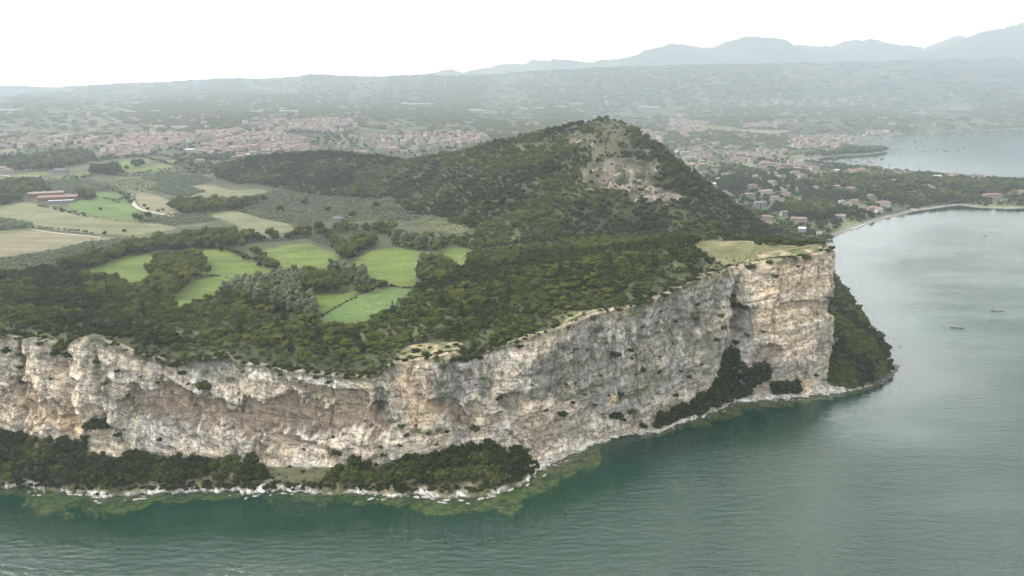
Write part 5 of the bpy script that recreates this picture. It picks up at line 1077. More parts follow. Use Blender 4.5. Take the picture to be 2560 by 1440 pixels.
def wall_word(u, v):
    if u > 1990: return 'on the rim of the orange end of the headland'
    if v < np.interp(u, [c_[0] for c_ in CT], [c_[4] for c_ in CT]) + 16: return 'on the rim of the cliff'
    if u > 1850: return 'on the orange rock face of the headland'
    if u > 1350: return 'on the weathered grey part of the rock wall'
    if u > 930: return 'on the rock wall above the wooded knoll'
    return 'on the pale streaked wall of the cliff'
for i, u, v, r in WBI:
    p = CPf[i]; dist = math.hypot(p[0], p[1], ) ; rm = r * dist * 1.06 / FPX
    sz_ = 'large' if r > 13 else ('small' if r > 7 else 'tiny')
    place_tree('darkshrub' if RS.rand() < .7 else 'shrub', float(p[0]), float(p[1]), float(p[2]) - rm * .5, rm, .95, 'talus', '%s dark green bush growing %s' % (sz_, wall_word(u, v)), 'bushes ' + wall_word(u, v), parts=False)
for u, v, r in HB:
    x, y = onground(u, v + r * .3); rm = r * y * 1.06 / FPX
    w_ = 'on the grassy top of the headland' if u > 1600 else 'in the bare clearing on the cliff rim'
    place_tree('darkshrub' if r > 7 else 'shrub', x, y, float(HG_(x, y)) - rm * .15, rm, 1.0, 'wood', ('large dark' if r > 9 else 'small green') + ' round bush ' + w_, 'bushes ' + w_, parts=False)
# ================================================================== BUILDINGS
WALLC = {'white': (.36, .35, .33), 'cream': (.31, .28, .23), 'pink': (.30, .24, .205), 'grey': (.20, .20, .20), 'brick': (.17, .095, .08), 'ochre': (.30, .22, .13)}
ROOFC = {'red': (.19, .125, .102), 'brown': (.17, .115, .09), 'pale': (.215, .175, .15), 'slate': (.12, .12, .13), 'metal': (.42, .43, .44)}
for k_, c_ in WALLC.items(): M['w_' + k_] = plain(k_ + '_plaster', c_, .9, .1, .06, .8)
for k_, c_ in ROOFC.items(): M['r_' + k_] = plain(k_ + '_roof', c_, .85, .15, .16, .7)
M['glass'] = plain('window_glass', (.03, .035, .04), .25, .5, .05)
M['shut'] = plain('shutter_paint', (.05, .09, .07), .6, .3, .05)
def box(x0, x1, y0, y1, z0, z1):
    V = [(x, y, z) for z in (z0, z1) for y in (y0, y1) for x in (x0, x1)]
    return V, [(0, 2, 3, 1), (4, 5, 7, 6), (0, 1, 5, 4), (2, 6, 7, 3), (0, 4, 6, 2), (1, 3, 7, 5)]
def mesh_join(name, parts, mat):
    V = []; F4 = []
    for v, f_ in parts: F4 += [tuple(i + len(V) for i in q_) for q_ in f_]; V += list(v)
    me = bpy.data.meshes.new(name); me.from_pydata([tuple(v) for v in V], [], F4); me.materials.append(mat); me.update(); return me
def wall_mesh(w, d, h, gable, pitch, mat):
    """walls with gable ends closed up to the ridge along x"""
    p = [box(-w / 2, w / 2, -d / 2, d / 2, -1.5, h)]
    if gable:
        r = h + d / 2 * pitch - .02
        for sx in (-1, 1):
            x = sx * (w / 2 - .01); x2 = sx * (w / 2 - .3)
            p.append(([(x, -d / 2 + .02, h), (x, d / 2 - .02, h), (x, 0, r), (x2, -d / 2 + .02, h), (x2, d / 2 - .02, h), (x2, 0, r)], [(0, 1, 2), (5, 4, 3), (0, 2, 5, 3), (1, 4, 5, 2)]))
    return mesh_join('wall', p, mat)
def roof_mesh(w, d, h, gable, pitch, mat):
    o = .6; z0 = h - o * pitch + .05; t = .22; W_, D_ = w / 2 + o, d / 2 + o; zr = z0 + D_ * pitch; rx = W_ if gable else max(W_ - D_, .2)
    V = [(-W_, -D_, z0), (W_, -D_, z0), (W_, D_, z0), (-W_, D_, z0), (-rx, 0, zr), (rx, 0, zr)]
    V += [(x, y, z + t) for x, y, z in V]
    F_ = [(6, 7, 11, 10), (8, 9, 10, 11), (7, 8, 11), (9, 6, 10), (1, 0, 4, 5), (3, 2, 5, 4), (2, 1, 5), (0, 3, 4), (0, 1, 7, 6), (1, 2, 8, 7), (2, 3, 9, 8), (3, 0, 6, 9)]
    me = bpy.data.meshes.new('roof'); me.from_pydata(V, [], F_); me.materials.append(mat); me.update(); return me
HOUSE_P = {}
def house(kind, w, d, h, wall, roof, gable=True, detail=True, pitch=.38):
    """a prototype: list of (name, mesh, children)"""
    key = (kind, w, d, h, wall, roof, gable, detail)
    if key in HOUSE_P: return HOUSE_P[key]
    parts = [('wall', wall_mesh(w, d, h, gable, pitch, M['w_' + wall]), (0, 0, 0)), ('roof', roof_mesh(w, d, h, gable, pitch, M['r_' + roof]), (0, 0, 0))]
    if detail:
        fl = max(1, int(h / 2.9)); nwin = max(2, int(w / 3.4))
        wm = mesh_join('window', [box(-.55, .55, -.06, .06, 0, 1.3)], M['glass']); sm = mesh_join('shutter', [box(-.95, -.58, -.09, 0, 0, 1.3), box(.58, .95, -.09, 0, 0, 1.3)], M['shut'])
        for f_ in range(fl):
            for i in range(nwin):
                x = -w / 2 + w * (i + .5) / nwin
                for sy in (-1, 1):
                    if f_ == 0 and i == nwin // 2 and sy == -1:
                        parts.append(('door', mesh_join('door', [box(-.6, .6, -.07, .07, 0, 2.2)], M['shut']), (x, -d / 2, 0)))
                    else: parts.append(('window', wm, (x, sy * d / 2, f_ * 2.9 + .95)))
        parts.append(('chimney', mesh_join('chimney', [box(-.4, .4, -.4, .4, 0, 1.6), box(-.55, .55, -.55, .55, 1.6, 1.8)], M['w_' + wall]), (w * .22, d * .15, h + d * .35 * pitch)))
    HOUSE_P[key] = parts; return parts
def place(proto, name, x, y, z, rz, label, cat, group, sc=1.0):
    e = bpy.data.objects.new(name, None); C.objects.link(e); e.location = (x, y, z); e.rotation_euler = (0, 0, rz); e.scale = (sc, sc, sc); tag(e, label, cat, group)
    roof = None
    for nm, me_, loc in proto:
        if nm == 'chimney' and roof is not None: link(nm, me_, roof, loc)
        else:
            o = link(nm, me_, e, loc)
            if nm == 'roof': roof = o
    return e
def gh(x, y): return float(HG_(x, y))
AREA = lambda u, v: ('near the far beach' if (u > 1980 and v > 505) else 'on the wooded promontory' if u > 2080 else 'in the olive gardens' if (u > 1640 and v > 425) else 'in the resort' if u > 1640 else 'on the shoulder of the hill' if u > 1000 else 'among the farm fields' if v > 388 and u < 260 else 'at the edge of the old village')
OBS = []; seen_lab = {}
def uniq(lab, alts):
    if lab not in seen_lab: seen_lab[lab] = 1; return lab
    for a in alts:
        l2 = lab + ', ' + a
        if l2 not in seen_lab and len(l2.split()) <= 16: seen_lab[l2] = 1; return l2
    return lab
for n_, (u, v, wpx, wl, rf, gb) in enumerate(NH):
    x, y = onground(u, v); wm_ = max(7, .82 * wpx * math.hypot(x, y) / FPX); wm_ = round(min(wm_, 34) / 3) * 3
    dd = 9 if wm_ < 16 else 11; hh = 6.2 if wm_ < 20 else 5.8
    if wl == 'white' and wpx > 30: hh = 6.4
    pr = house('villa', wm_, dd, hh, wl, rf, bool(gb)); rz = random.uniform(-.35, .35)
    size_ = 'long' if wm_ > 20 else ('small' if wm_ < 12 else 'two storey'); rw = {'red': 'terracotta roof', 'brown': 'brown tiled roof', 'pale': 'pale roof', 'slate': 'dark slate roof', 'metal': 'flat pale roof'}[rf]
    lab = '%s %s house with a %s %s' % (size_, {'w': 'white'}.get(wl, wl), rw, AREA(u, v))
    lab = uniq(lab, ['half hidden', 'apart', 'by the slope', 'by dark trees', 'nearer water'])
    place(pr, 'house', x, y, gh(x, y) + .3, rz, lab, 'house', 'scattered houses ' + AREA(u, v)); OBS.append((x, y, wm_ * .6))
# farm at the left
x, y = onground(118, 492); place(house('barn', 42, 11, 5.5, 'brick', 'pale', True, False, .3), 'barn', x, y, gh(x, y) + .3, R(24), 'long red brick barn with a faded roof, the farther of two', 'barn', 'farm buildings above the pale field'); OBS.append((x, y, 24))
x, y = onground(148, 501); place(house('barn', 46, 14, 5.0, 'brick', 'red', True, False, .3), 'barn', x, y, gh(x, y) + .3, R(20), 'long barn with a broad red roof beside the pale field', 'barn', 'farm buildings above the pale field'); OBS.append((x, y, 26))
x, y = onground(154, 507); place(house('barn', 28, 5, 3.0, 'grey', 'metal', True, False, .15), 'shed', x, y, gh(x, y) + .3, R(20), 'low grey lean-to shed in front of the red barn', 'shed', 'farm buildings above the pale field'); OBS.append((x, y, 15))
x, y = onground(845, 551); place(house('hut', 12, 9, 3.0, 'grey', 'slate', False, False, .3), 'pavilion', x, y, gh(x, y) + .3, R(-12), 'dark roofed open hut standing in the big olive grove', 'hut', None); OBS.append((x, y, 9))
# resort blocks
def block(u, v, wpx, floors, wl, rf, label, stepped=False, rz=0.0, cat='apartment block'):
    x, y = onground(u, v); w_ = wpx * math.hypot(x, y) / FPX; d = 14; z = gh(x, y) + .2
    e = bpy.data.objects.new('apartment_block', None); C.objects.link(e); e.location = (x, y, z); e.rotation_euler = (0, 0, rz); tag(e, label, cat, None)
    for f_ in range(floors):
        s = f_ * 2.2 if stepped else 0
        link('wall', mesh_join('wall', [box(-w_ / 2 + s, w_ / 2 - s * .3, -d / 2 + s, d / 2, f_ * 3.1 - (2 if f_ == 0 else 0), f_ * 3.1 + 2.75)], M['w_' + wl]), e)
        link('balcony', mesh_join('balcony', [box(-w_ / 2 + s - .4, w_ / 2 - s * .3 + .4, -d / 2 + s - 1.8, d / 2 + .3, f_ * 3.1 + 2.752, f_ * 3.1 + 3.098), box(-w_ / 2 + s - .4, w_ / 2 - s * .3 + .4, -d / 2 + s - 1.8, -d / 2 + s - 1.6, f_ * 3.1 + 3.1, f_ * 3.1 + 4.0)], M['w_white' if wl != 'pink' else 'w_cream']), e)
        nw = int(w_ / 5); wm = mesh_join('window', [box(-1.3, 1.3, -.06, .06, 0, 2.1)], M['glass'])
        for i in range(nw): link('window', wm, e, (-w_ / 2 + s + (w_ - s * 1.3) * (i + .5) / nw, -d / 2 + s, f_ * 3.1 + .3))
    s = (floors - 1) * 2.2 if stepped else 0
    r = link('roof', roof_mesh(w_ - s * 1.3, d - s, floors * 3.1 + .3, False, .22, M['r_' + rf]), e, (s * .35, s / 2, 0)); OBS.append((x, y, w_ * .55))
block(1925, 417, 46, 3, 'ochre', 'red', 'left block of the terraced terracotta resort by the bay', rz=R(-6)); block(1968, 421, 34, 3, 'pink', 'red', 'middle block of the terraced terracotta resort by the bay', rz=R(-10)); block(1998, 423, 28, 3, 'pink', 'red', 'right end block of the terraced terracotta resort by the bay', rz=R(-14))
block(1850, 396, 26, 4, 'ochre', 'red', 'tall square orange building inland of the small bay'); block(1712, 389, 26, 3, 'white', 'metal', 'white stepped hotel showing beside the hill slope', True)
block(650, 316, 44, 4, 'cream', 'pale', 'large pale block on the left end of the hilltop village'); block(640, 344, 22, 3, 'white', 'pale', 'white palace like house above the old village roofs')
# towers, cross, mast
M['stone'] = plain('old_stone', (.24, .21, .17), .9, .1, .1); M['dkmetal'] = plain('dark_metal', (.06, .06, .065), .5, .4, .05); M['whitepaint'] = plain('white_paint', (.42, .42, .41), .5, .3, .03)
def tower(u, v, hpx, label, name='bell_tower'):
    x, y = onground(u, v); h = hpx * math.hypot(x, y) / FPX; w_ = h * .11; e = bpy.data.objects.new(name, None); C.objects.link(e); e.location = (x, y, gh(x, y) - .5); tag(e, label, 'bell tower', None)
    link('shaft', mesh_join('shaft', [box(-w_, w_, -w_, w_, 0, h * .74), box(-w_ * 1.12, w_ * 1.12, -w_ * 1.12, w_ * 1.12, h * .741, h * .765)], M['stone']), e)
    link('belfry', mesh_join('belfry', [box(a * w_ * .8 - w_ * .16, a * w_ * .8 + w_ * .16, b * w_ * .8 - w_ * .16, b * w_ * .8 + w_ * .16, h * .766, h * .89) for a in (-1, 1) for b in (-1, 1)] + [box(-w_ * 1.05, w_ * 1.05, -w_ * 1.05, w_ * 1.05, h * .891, h * .91)], M['stone']), e)
    link('roof', mesh_join('roof', [([(-w_, -w_, h * .911), (w_, -w_, h * .911), (w_, w_, h * .911), (-w_, w_, h * .911), (0, 0, h)], [(0, 1, 4), (1, 2, 4), (2, 3, 4), (3, 0, 4), (3, 2, 1, 0)])], M['r_brown']), e)
tower(1853, 313, 20, 'tall stone bell tower beside the church near the bay'); tower(797, 304, 13, 'slender bell tower among the hilltop village roofs'); tower(676, 357, 16, 'bell tower rising from the old village roofs')
x, y = onground(1518, 303); e = bpy.data.objects.new('summit_cross', None); C.objects.link(e); e.location = (x, y, gh(x, y) - .3); tag(e, 'dark metal cross standing on the bare summit of the hill', 'cross')
link('post', mesh_join('post', [box(-.28, .28, -.28, .28, .6, 9.6)], M['dkmetal']), e); link('crossbar', mesh_join('crossbar', [box(-2, 2, -.24, .24, 6.9, 7.4)], M['dkmetal']), e); link('plinth', mesh_join('plinth', [box(-1.2, 1.2, -1.2, 1.2, -.5, .35), box(-.8, .8, -.8, .8, .352, .62)], M['stone']), e)
x, y = onground(905, 366); hm = 24 * y / FPX; e = bpy.data.objects.new('mast', None); C.objects.link(e); e.location = (x, y, gh(x, y) - 1); tag(e, 'tall thin white mast rising above the wooded ridge', 'mast')
V = []; F_ = []
for z_, r_ in ((0, .75), (hm, .5)):
    for j in range(8): V.append((r_ * math.cos(j * .7854), r_ * math.sin(j * .7854), z_))
F_ = [(j, (j + 1) % 8, 8 + (j + 1) % 8, 8 + j) for j in range(8)] + [tuple(range(8, 16))]
link('pole', mesh_join('pole', [(V, F_)], M['whitepaint']), e); link('antenna', mesh_join('antenna', [box(-1, 1, -.2, .2, hm + .01, hm + 1.2), box(-.12, .12, -.12, .12, hm + 1.21, hm + 4)], M['whitepaint']), e)
# big pale sheds far off
for u, v, wpx in [(1040,262,85),(640,281,24),(722,281,42),(385,281,22),(20,278,44),(325,282,24),(1190,278,34),(1270,272,14),(1310,273,20),(1350,271,24),(1400,269,28),(1440,262,30),(1530,263,30),(1622,270,50),(1590,294,18),(1758,249,22),(1762,280,8),(2400,274,34),(450,322,30),(550,334,22),(395,320,28),(1455,281,12),(1700,290,14),(2010,290,16),(2110,250,26),(2300,285,26),(1500,274,12)]:
    x, y = onground(u, v); w_ = wpx * math.hypot(x, y) / FPX; w_ = round(w_ / 10) * 10
    place(house('shed', w_, max(12, min(40, w_ * .3)), 8, 'white', 'metal', True, False, .1), 'warehouse', x, y, gh(x, y) + .5, random.uniform(-.12, .12), uniq('%s white industrial hall on the hazy plain %s' % ('very long' if wpx > 40 else 'long' if wpx > 24 else 'small', 'west of the hilltop village' if u < 700 else 'east of the hilltop village' if u < 1180 else 'behind the hill' if u < 1700 else 'inland of the bay'), ['nearer', 'farther off', 'beside a dark wood']), 'warehouse', 'industrial halls on the plain'); OBS.append((x, y, w_ * .5))
# villages: rows of houses
vh = []
def fillv(nm, d, p, rz0):
    W_ = VILL[nm]; A_ = np.array(W_); x, y = jitter(A_[:, 0].min(), A_[:, 0].max(), A_[:, 1].min(), A_[:, 1].max(), d); dens = fbm(x / 90, y / 90, 601, 3)
    k_ = pip(x, y, W_) & (RS.rand(len(x)) < p * ss(.3, .5, dens)) & pip(x, y, LAND)
    for q_ in OPENW: k_ &= ~pip(x, y, q_)
    for a, b in zip(x[k_], y[k_]): vh.append((a, b, nm, rz0 + random.choice((0, 0, 1.57)) + random.uniform(-.15, .15)))
fillv('old', 22, .95, -.12); fillv('hill', 30, .9, .1); fillv('west', 32, .75, 0); fillv('low', 28, .75, .15); fillv('north', 34, .9, 0); fillv('bay', 32, .95, .25); fillv('far', 60, .8, 0); fillv('church', 34, .6, 0); fillv('mid', 30, .45, .1)
# scattered farmhouses over the countryside
for _ in range(900):
    aa = random.uniform(R(-46), R(44)); rr_ = math.exp(random.uniform(math.log(1700), math.log(7000))); x, y = rr_ * math.sin(aa), rr_ * math.cos(aa)
    if vn(x / 420, y / 420, 611) > .42: vh.append((x, y, 'country', random.uniform(-.5, .5)))
A_ = np.array([(a, b) for a, b, _, _ in vh]); k_ = pip(A_[:, 0], A_[:, 1], LAND)
mm = k_ & (dist_poly(A_[:, 0], A_[:, 1], shore) > 14); vh = [q_ for q_, o_ in zip(vh, mm) if o_]
vh.sort(key=lambda q_: math.hypot(q_[0], q_[1]))
VP = []
for i in range(14):
    wl = random.choice(['cream', 'white', 'pink', 'cream', 'ochre']); rf = random.choice(['red', 'red', 'pale', 'brown', 'pale']); w_ = random.choice([11, 14, 17, 22]); d = random.choice([9, 10, 12]); h = random.choice([5.8, 6.5, 8.6]); gb = random.random() < .7
    pr = house('village%d' % i, w_, d, h, wl, rf, gb, False, .36); VP.append((pr, wl, rf, w_, h))
VW = {'old': 'in the old village', 'hill': 'in the hilltop village', 'west': 'in the hamlet left of the village', 'low': 'in the housing behind the wooded ridge', 'north': 'in the village behind the hill', 'bay': 'in the lakeside village on the bay', 'far': 'in the far town beyond the woods', 'church': 'beside the church near the bay', 'mid': 'in the gardens behind the hill foot', 'country': 'alone among fields and trees'}
JM = []
for pr, wl, rf, w_, h in VP:      # joined copies for the mass beyond the limit
    a, b = pr[0][1], pr[1][1]; V = [tuple(v.co) for v in a.vertices]; F_ = [tuple(p.vertices) for p in a.polygons]; n0 = len(V); na_ = len(F_); V += [tuple(v.co) for v in b.vertices]; F_ += [tuple(i + n0 for i in p.vertices) for p in b.polygons]
    me = bpy.data.meshes.new('village_house'); me.from_pydata(V, [], F_); me.materials.append(a.materials[0]); me.materials.append(b.materials[0]); me.polygons.foreach_set('material_index', [0] * na_ + [1] * (len(F_) - na_)); me.update(); JM.append(me)
cnt = 0; rest = [[] for _ in VP]
for a, b, nm, rz in vh:
    u_, v_ = proj(a, b, gh(a, b)); i = random.randrange(len(VP)); pr, wl, rf, w_, h = VP[i]
    if cnt < 225 and -5 < u_ < 2565 and math.hypot(a, b) < 4200:
        cnt += 1; rw = {'red': 'terracotta', 'brown': 'brown', 'pale': 'faded pink'}[rf]
        place(pr, 'village_house', a, b, gh(a, b) + .4, rz, '%s %s house with %s roof %s' % ('tall' if h > 8 else 'long' if w_ > 16 else 'small' if w_ < 12 else 'plain', wl, rw, VW[nm]), 'house', 'houses ' + VW[nm])
    else: rest[i].append((a, b, gh(a, b) + .4, 1.0 if math.hypot(a, b) < 3500 else 1.35))
scatter('village_houses', [([JM[i]], *[np.array(q_) for q_ in zip(*L)], np.ones(len(L))) for i, L in enumerate(rest) if L])
# caravans of the camp site on the promontory
cvm = mesh_join('body', [box(-3.2, 3.2, -1.2, 1.2, .5, 2.7)], M['whitepaint']); cvw = mesh_join('window', [box(-.9, .9, -.03, .03, 0, .7)], M['glass']); cwh = mesh_join('wheel', [box(-.35, .35, -.1, .1, 0, .7)], M['dkmetal'])
for i, (u, v) in enumerate([(2292,470),(2305,471),(2318,473),(2325,474),(2332,473),(2340,475),(2352,476),(2362,477),(2372,476),(2225,466),(2410,473),(2448,477),(2476,478),(2357,490),(2094,428)]):
    x, y = onground(u, v); z = gh(x, y) + 1.6; e = bpy.data.objects.new('caravan', None); C.objects.link(e); e.location = (x, y, z); e.rotation_euler = (0, 0, random.uniform(-.3, .3)); e.scale = (1.25, 1.3, 1.2)
    tag(e, 'white caravan among the trees of the camp site', 'caravan', 'caravans on the promontory camp site'); b = link('body', cvm, e); link('window', cvw, b, (-1.2, -1.22, 1.5)); link('window', cvw, b, (1.4, -1.22, 1.5)); link('wheel', cwh, e, (0, -1.32, 0)); link('wheel', cwh, e, (0, 1.32, 0))
# ================================================================== BOATS
M['hull_dark'] = plain('dark_hull', (.05, .055, .06), .4, .4, .05); M['hull_white'] = plain('white_hull', (.40, .40, .39), .35, .4, .03); M['wood'] = plain('varnished_wood', (.16, .09, .045), .5, .4, .08); M['canvas'] = plain('boat_canvas', (.06, .08, .12), .8, .1, .05)
def hull(L, B, Hh, mat, sharp=1.6, dbl=False, name='hull'):
    V = []; F_ = []; n = 12
    for i in range(n + 1):
        t = i / n; w_ = B / 2 * (max(0, math.sin(math.pi * min(1, .5 + .5 * abs(2 * t - 1) if False else t))) ** .6 if dbl else (1 - t ** sharp * .97)) ; w_ = max(w_, .03); x = -L / 2 + L * t; sh = Hh * (1 + .35 * (t - .4) ** 2)
        V += [(x, -w_, sh), (x, -w_ * .85, .05), (x, 0, -.25), (x, w_ * .85, .05), (x, w_, sh), (x, w_ * .86, sh), (x, w_ * .8, .22), (x, -w_ * .8, .22), (x, -w_ * .86, sh)]
    for i in range(n):
        for j in range(9): a = i * 9 + j; b = i * 9 + (j + 1) % 9; F_.append((a, b, b + 9, a + 9))
    F_ += [tuple(range(8, -1, -1)), tuple(n * 9 + j for j in range(9))]
    return mesh_join(name, [(V, F_)], mat)
BM = {k_: hull(L, B, Hh, M[mt]) for k_, L, B, Hh, mt in (('a', 7.5, 2.5, .95, 'hull_dark'), ('b', 9.5, 3.0, 1.1, 'hull_white'), ('c', 6, 2.1, .8, 'hull_dark'))}
cab = mesh_join('cabin', [box(-1.2, 1.6, -.75, .75, .3, 1.7), box(-1.35, 1.75, -.85, .85, 1.702, 1.82)], M['hull_white']); cnv = mesh_join('cover', [box(-2.4, .6, -.85, .85, .75, 1.35)], M['canvas']); wsc = mesh_join('windscreen', [box(1.62, 1.7, -.7, .7, .9, 1.6)], M['glass'])
mst = mesh_join('mast', [box(-.06, .06, -.06, .06, .4, 10.5), box(-3.2, 0, -.07, .07, 1.5, 1.7)], M['whitepaint'])
BP = [(780,237),(770,265),(870,285),(875,245),(697,270),(665,322),(600,287),(595,262),(525,277),(820,330),(1047,312),(1100,303),(1027,355),(1030,368),(765,386),(870,395),(1080,388),(1130,378),(1040,412),(1105,422),(1193,415),(1235,404),(1275,393),(1322,426),(1400,388),(1425,421),(1475,396),(1520,417),(1240,246),(1268,245),(1365,235),(1365,252),(1110,287),(1195,290),(1135,235),(1490,252),(1635,210),(1790,212),(1637,320),(1523,320),(1748,347),(1748,368),(1683,412),(895,485),(672,523),(195,516),(300,533),(318,560),(250,543),(515,545),(490,557),(530,575),(573,607),(105,567),(400,517),(335,522),(2060,170),(1920,177),(1600,162),(1740,158),(1810,156),(2220,142),(2310,142),(2410,132),(2470,134),(-120,540),(-60,552),(-200,535),(-160,562),(40,505)]
for i, (px, py) in enumerate(BP):
    u, v = 2080 + px / 5.333, 300 + py / 5.333
    if u < 2030: continue
    x, y = [float(q_) for q_ in at_h(u, v, 0)]
    if pip(np.array([x]), np.array([y]), LAND)[0]: y -= 25; x -= 10
    k_ = 'abc'[i % 3]; big = (px, py) in ((1520,417),(1100,303),(672,523)); e = bpy.data.objects.new('boat', None); C.objects.link(e); e.location = (x, y, .02); e.rotation_euler = (0, 0, random.uniform(-.5, .5) + (3.14 if i % 2 else 0)); s = (1.9 if big else 1.25); e.scale = (s, s, s)
    sail = i % 5 == 0; wh_ = 'in the cove below the resort' if px < 700 and py > 440 else 'off the tip of the wooded spit' if px < 900 and py > 370 else 'in the moored field in mid bay' if px < 1800 and py > 340 else 'near the lakeside village' if px < 1000 else 'far out in the pale bay'
    lab = '%s moored boat with %s %s' % ({'a': 'dark', 'b': 'white', 'c': 'small dark'}[k_], 'a bare mast' if sail else ('a cabin' if k_ != 'c' else 'a canvas cover'), wh_)
    if big: lab = {1520: 'longest dark moored boat in the middle of the far bay', 1100: 'broad dark boat near the centre of the upper bay', 672: 'long dark boat alone below the wooded spit'}[px]
    tag(e, lab, 'boat', 'boats moored in the far bay'); link('hull', BM[k_], e)
    if k_ == 'c': link('cover', cnv, e)
    else: c_ = link('cabin', cab, e); link('windscreen', wsc, c_)
    if sail: link('mast', mst, e)
# people: one continuous skinned body each
def figure(name, pts, edges, rad, mat):
    me = bpy.data.meshes.new(name); me.from_pydata(pts, edges, []); o = bpy.data.objects.new(name, me); C.objects.link(o)
    md = o.modifiers.new('s', 'SKIN'); me.skin_vertices[0].data[0].use_root = True
    for i, r in enumerate(rad): me.skin_vertices[0].data[i].radius = (r, r * .85)
    o.modifiers.new('ss', 'SUBSURF').levels = 1
    dg = bpy.context.evaluated_depsgraph_get(); m2_ = bpy.data.meshes.new_from_object(o.evaluated_get(dg)); bpy.data.objects.remove(o); m2_.materials.clear(); m2_.materials.append(mat); m2_.name = name; return m2_
M['cloth_white'] = plain('white_cloth', (.45, .45, .44), .9, .1, .04); M['cloth_dark'] = plain('dark_cloth', (.05, .055, .07), .9, .1, .04); M['skin'] = plain('skin', (.30, .19, .13), .6, .3, .03); M['hair'] = plain('dark_hair', (.03, .022, .016), .7, .2, .05)
stand = [(0, 0, .95), (0, 0, 1.15), (0, 0, 1.38), (0, 0, 1.5), (0, .01, 1.62), (0, .01, 1.72), (.17, 0, 1.4), (.24, .02, 1.15), (.22, .10, .92), (-.17, 0, 1.4), (-.25, -.02, 1.15), (-.22, .04, .9), (.10, .02, .5), (.12, .05, .07), (.12, .20, .04), (-.10, -.04, .5), (-.12, -.12, .07), (-.12, .04, .04)]
se = [(0, 1), (1, 2), (2, 3), (3, 4), (4, 5), (2, 6), (6, 7), (7, 8), (2, 9), (9, 10), (10, 11), (0, 12), (12, 13), (13, 14), (0, 15), (15, 16), (16, 17)]
sr = [.14, .13, .15, .055, .10, .08, .06, .045, .035, .06, .045, .035, .075, .045, .04, .075, .045, .04]
seat = [(0, 0, .12), (0, .03, .35), (0, .08, .6), (0, .1, .72), (0, .12, .84), (0, .12, .94), (.17, .09, .6), (.22, .28, .42), (.15, .5, .4), (-.17, .09, .6), (-.22, .28, .42), (-.15, .5, .4), (.12, .4, .3), (.12, .75, .08), (.12, .82, .15), (-.12, .4, .3), (-.12, .75, .08), (-.12, .82, .15)]
FW = figure('body', stand, se, sr, M['cloth_white']); FD = figure('body', stand, se, sr, M['cloth_dark']); FS = figure('body', seat, se, sr, M['cloth_white'])
hairm = mesh_join('hair', [((I1[0] * .105 + np.array([0, -.01, 1.73])).tolist(), [tuple(f_) for f_ in I1[1]])], M['hair'])
def person(x, y, z, rz, me_, label, seated=False):
    o = link('person', me_, None, (x, y, z), rz); tag(o, label, 'person'); h_ = link('hair', hairm, o, (0, .12 if seated else 0, -.78 if seated else 0)); return o
for u, v, me_, lab in ((1890, 634, FW, 'person in white walking on the grass of the headland'), (1843, 652, FW, 'person in pale clothes on the path near the cliff edge'), (1041, 653, FW, 'person in white on the path beside the meadow'), (1848, 651, FD, 'person in dark clothes beside the one in pale clothes')):
    x, y = onground(u, v); person(x, y, gh(x, y) + .5, random.uniform(0, 6), me_, lab)
RH = hull(9.6, 1.3, .5, M['hull_dark'], 2.2)
oar = mesh_join('oar', [box(-.03, .03, 0, 2.6, 0, .05), box(-.09, .09, 2.6, 3.1, 0, .04)], M['wood']); thw = mesh_join('thwart', [box(-.15, .15, -.5, .5, .28, .34)], M['wood']); tri = mesh_join('gunwale', [box(-4.4, 3.2, -.64, -.58, .50, .58), box(-4.4, 3.2, .58, .64, .50, .58)], M['hull_white'])
for u, v, lab, w2_ in ((2393, 820, 'long slim dark rowing boat, the one nearer the cliff', 'nearer'), (2493, 778, 'long slim dark rowing boat, the one farther to the right', 'farther')):
    x, y = [float(q_) for q_ in at_h(u, v, 0)]; rz = R(-16) ; e = bpy.data.objects.new('rowing_boat', None); C.objects.link(e); e.location = (x, y, .03); e.rotation_euler = (0, 0, rz); tag(e, lab, 'rowing boat', 'rowing boats on the open lake')
    link('hull', RH, e); link('gunwale', tri, e)
    for k_, bx in enumerate((-2.6, -1.0, .6, 2.0)):
        link('thwart', thw, e, (bx, 0, 0)); o_ = link('oar', oar, e, (bx + .4, (.5 if k_ % 2 else -.5), .55), (0 if k_ % 2 else math.pi) + R(12))
        if k_ % 1 == 0: person(x + bx * math.cos(rz), y + bx * math.sin(rz), .28, rz - math.pi / 2, FS, '%s rower in white seated in the %s rowing boat' % (('rearmost', 'second', 'third', 'foremost')[k_], w2_), True)
for u, v, lab in ((2463, 590, 'tiny dinghy far out near the beach'), (2397, 636, 'small dinghy alone on the pale water'), (2150, 600, 'small boat lying just off the shingle'), (2260, 543, 'small dark boat at the edge of the beach')):
    x, y = [float(q_) for q_ in at_h(u, v, 0)]; e = bpy.data.objects.new('dinghy', None); C.objects.link(e); e.location = (x, y, .02); e.rotation_euler = (0, 0, random.uniform(0, 3)); e.scale = (.6, .7, .7); tag(e, lab, 'dinghy', 'small boats near the beach'); link('hull', BM['c'], e); link('cover', cnv, e)
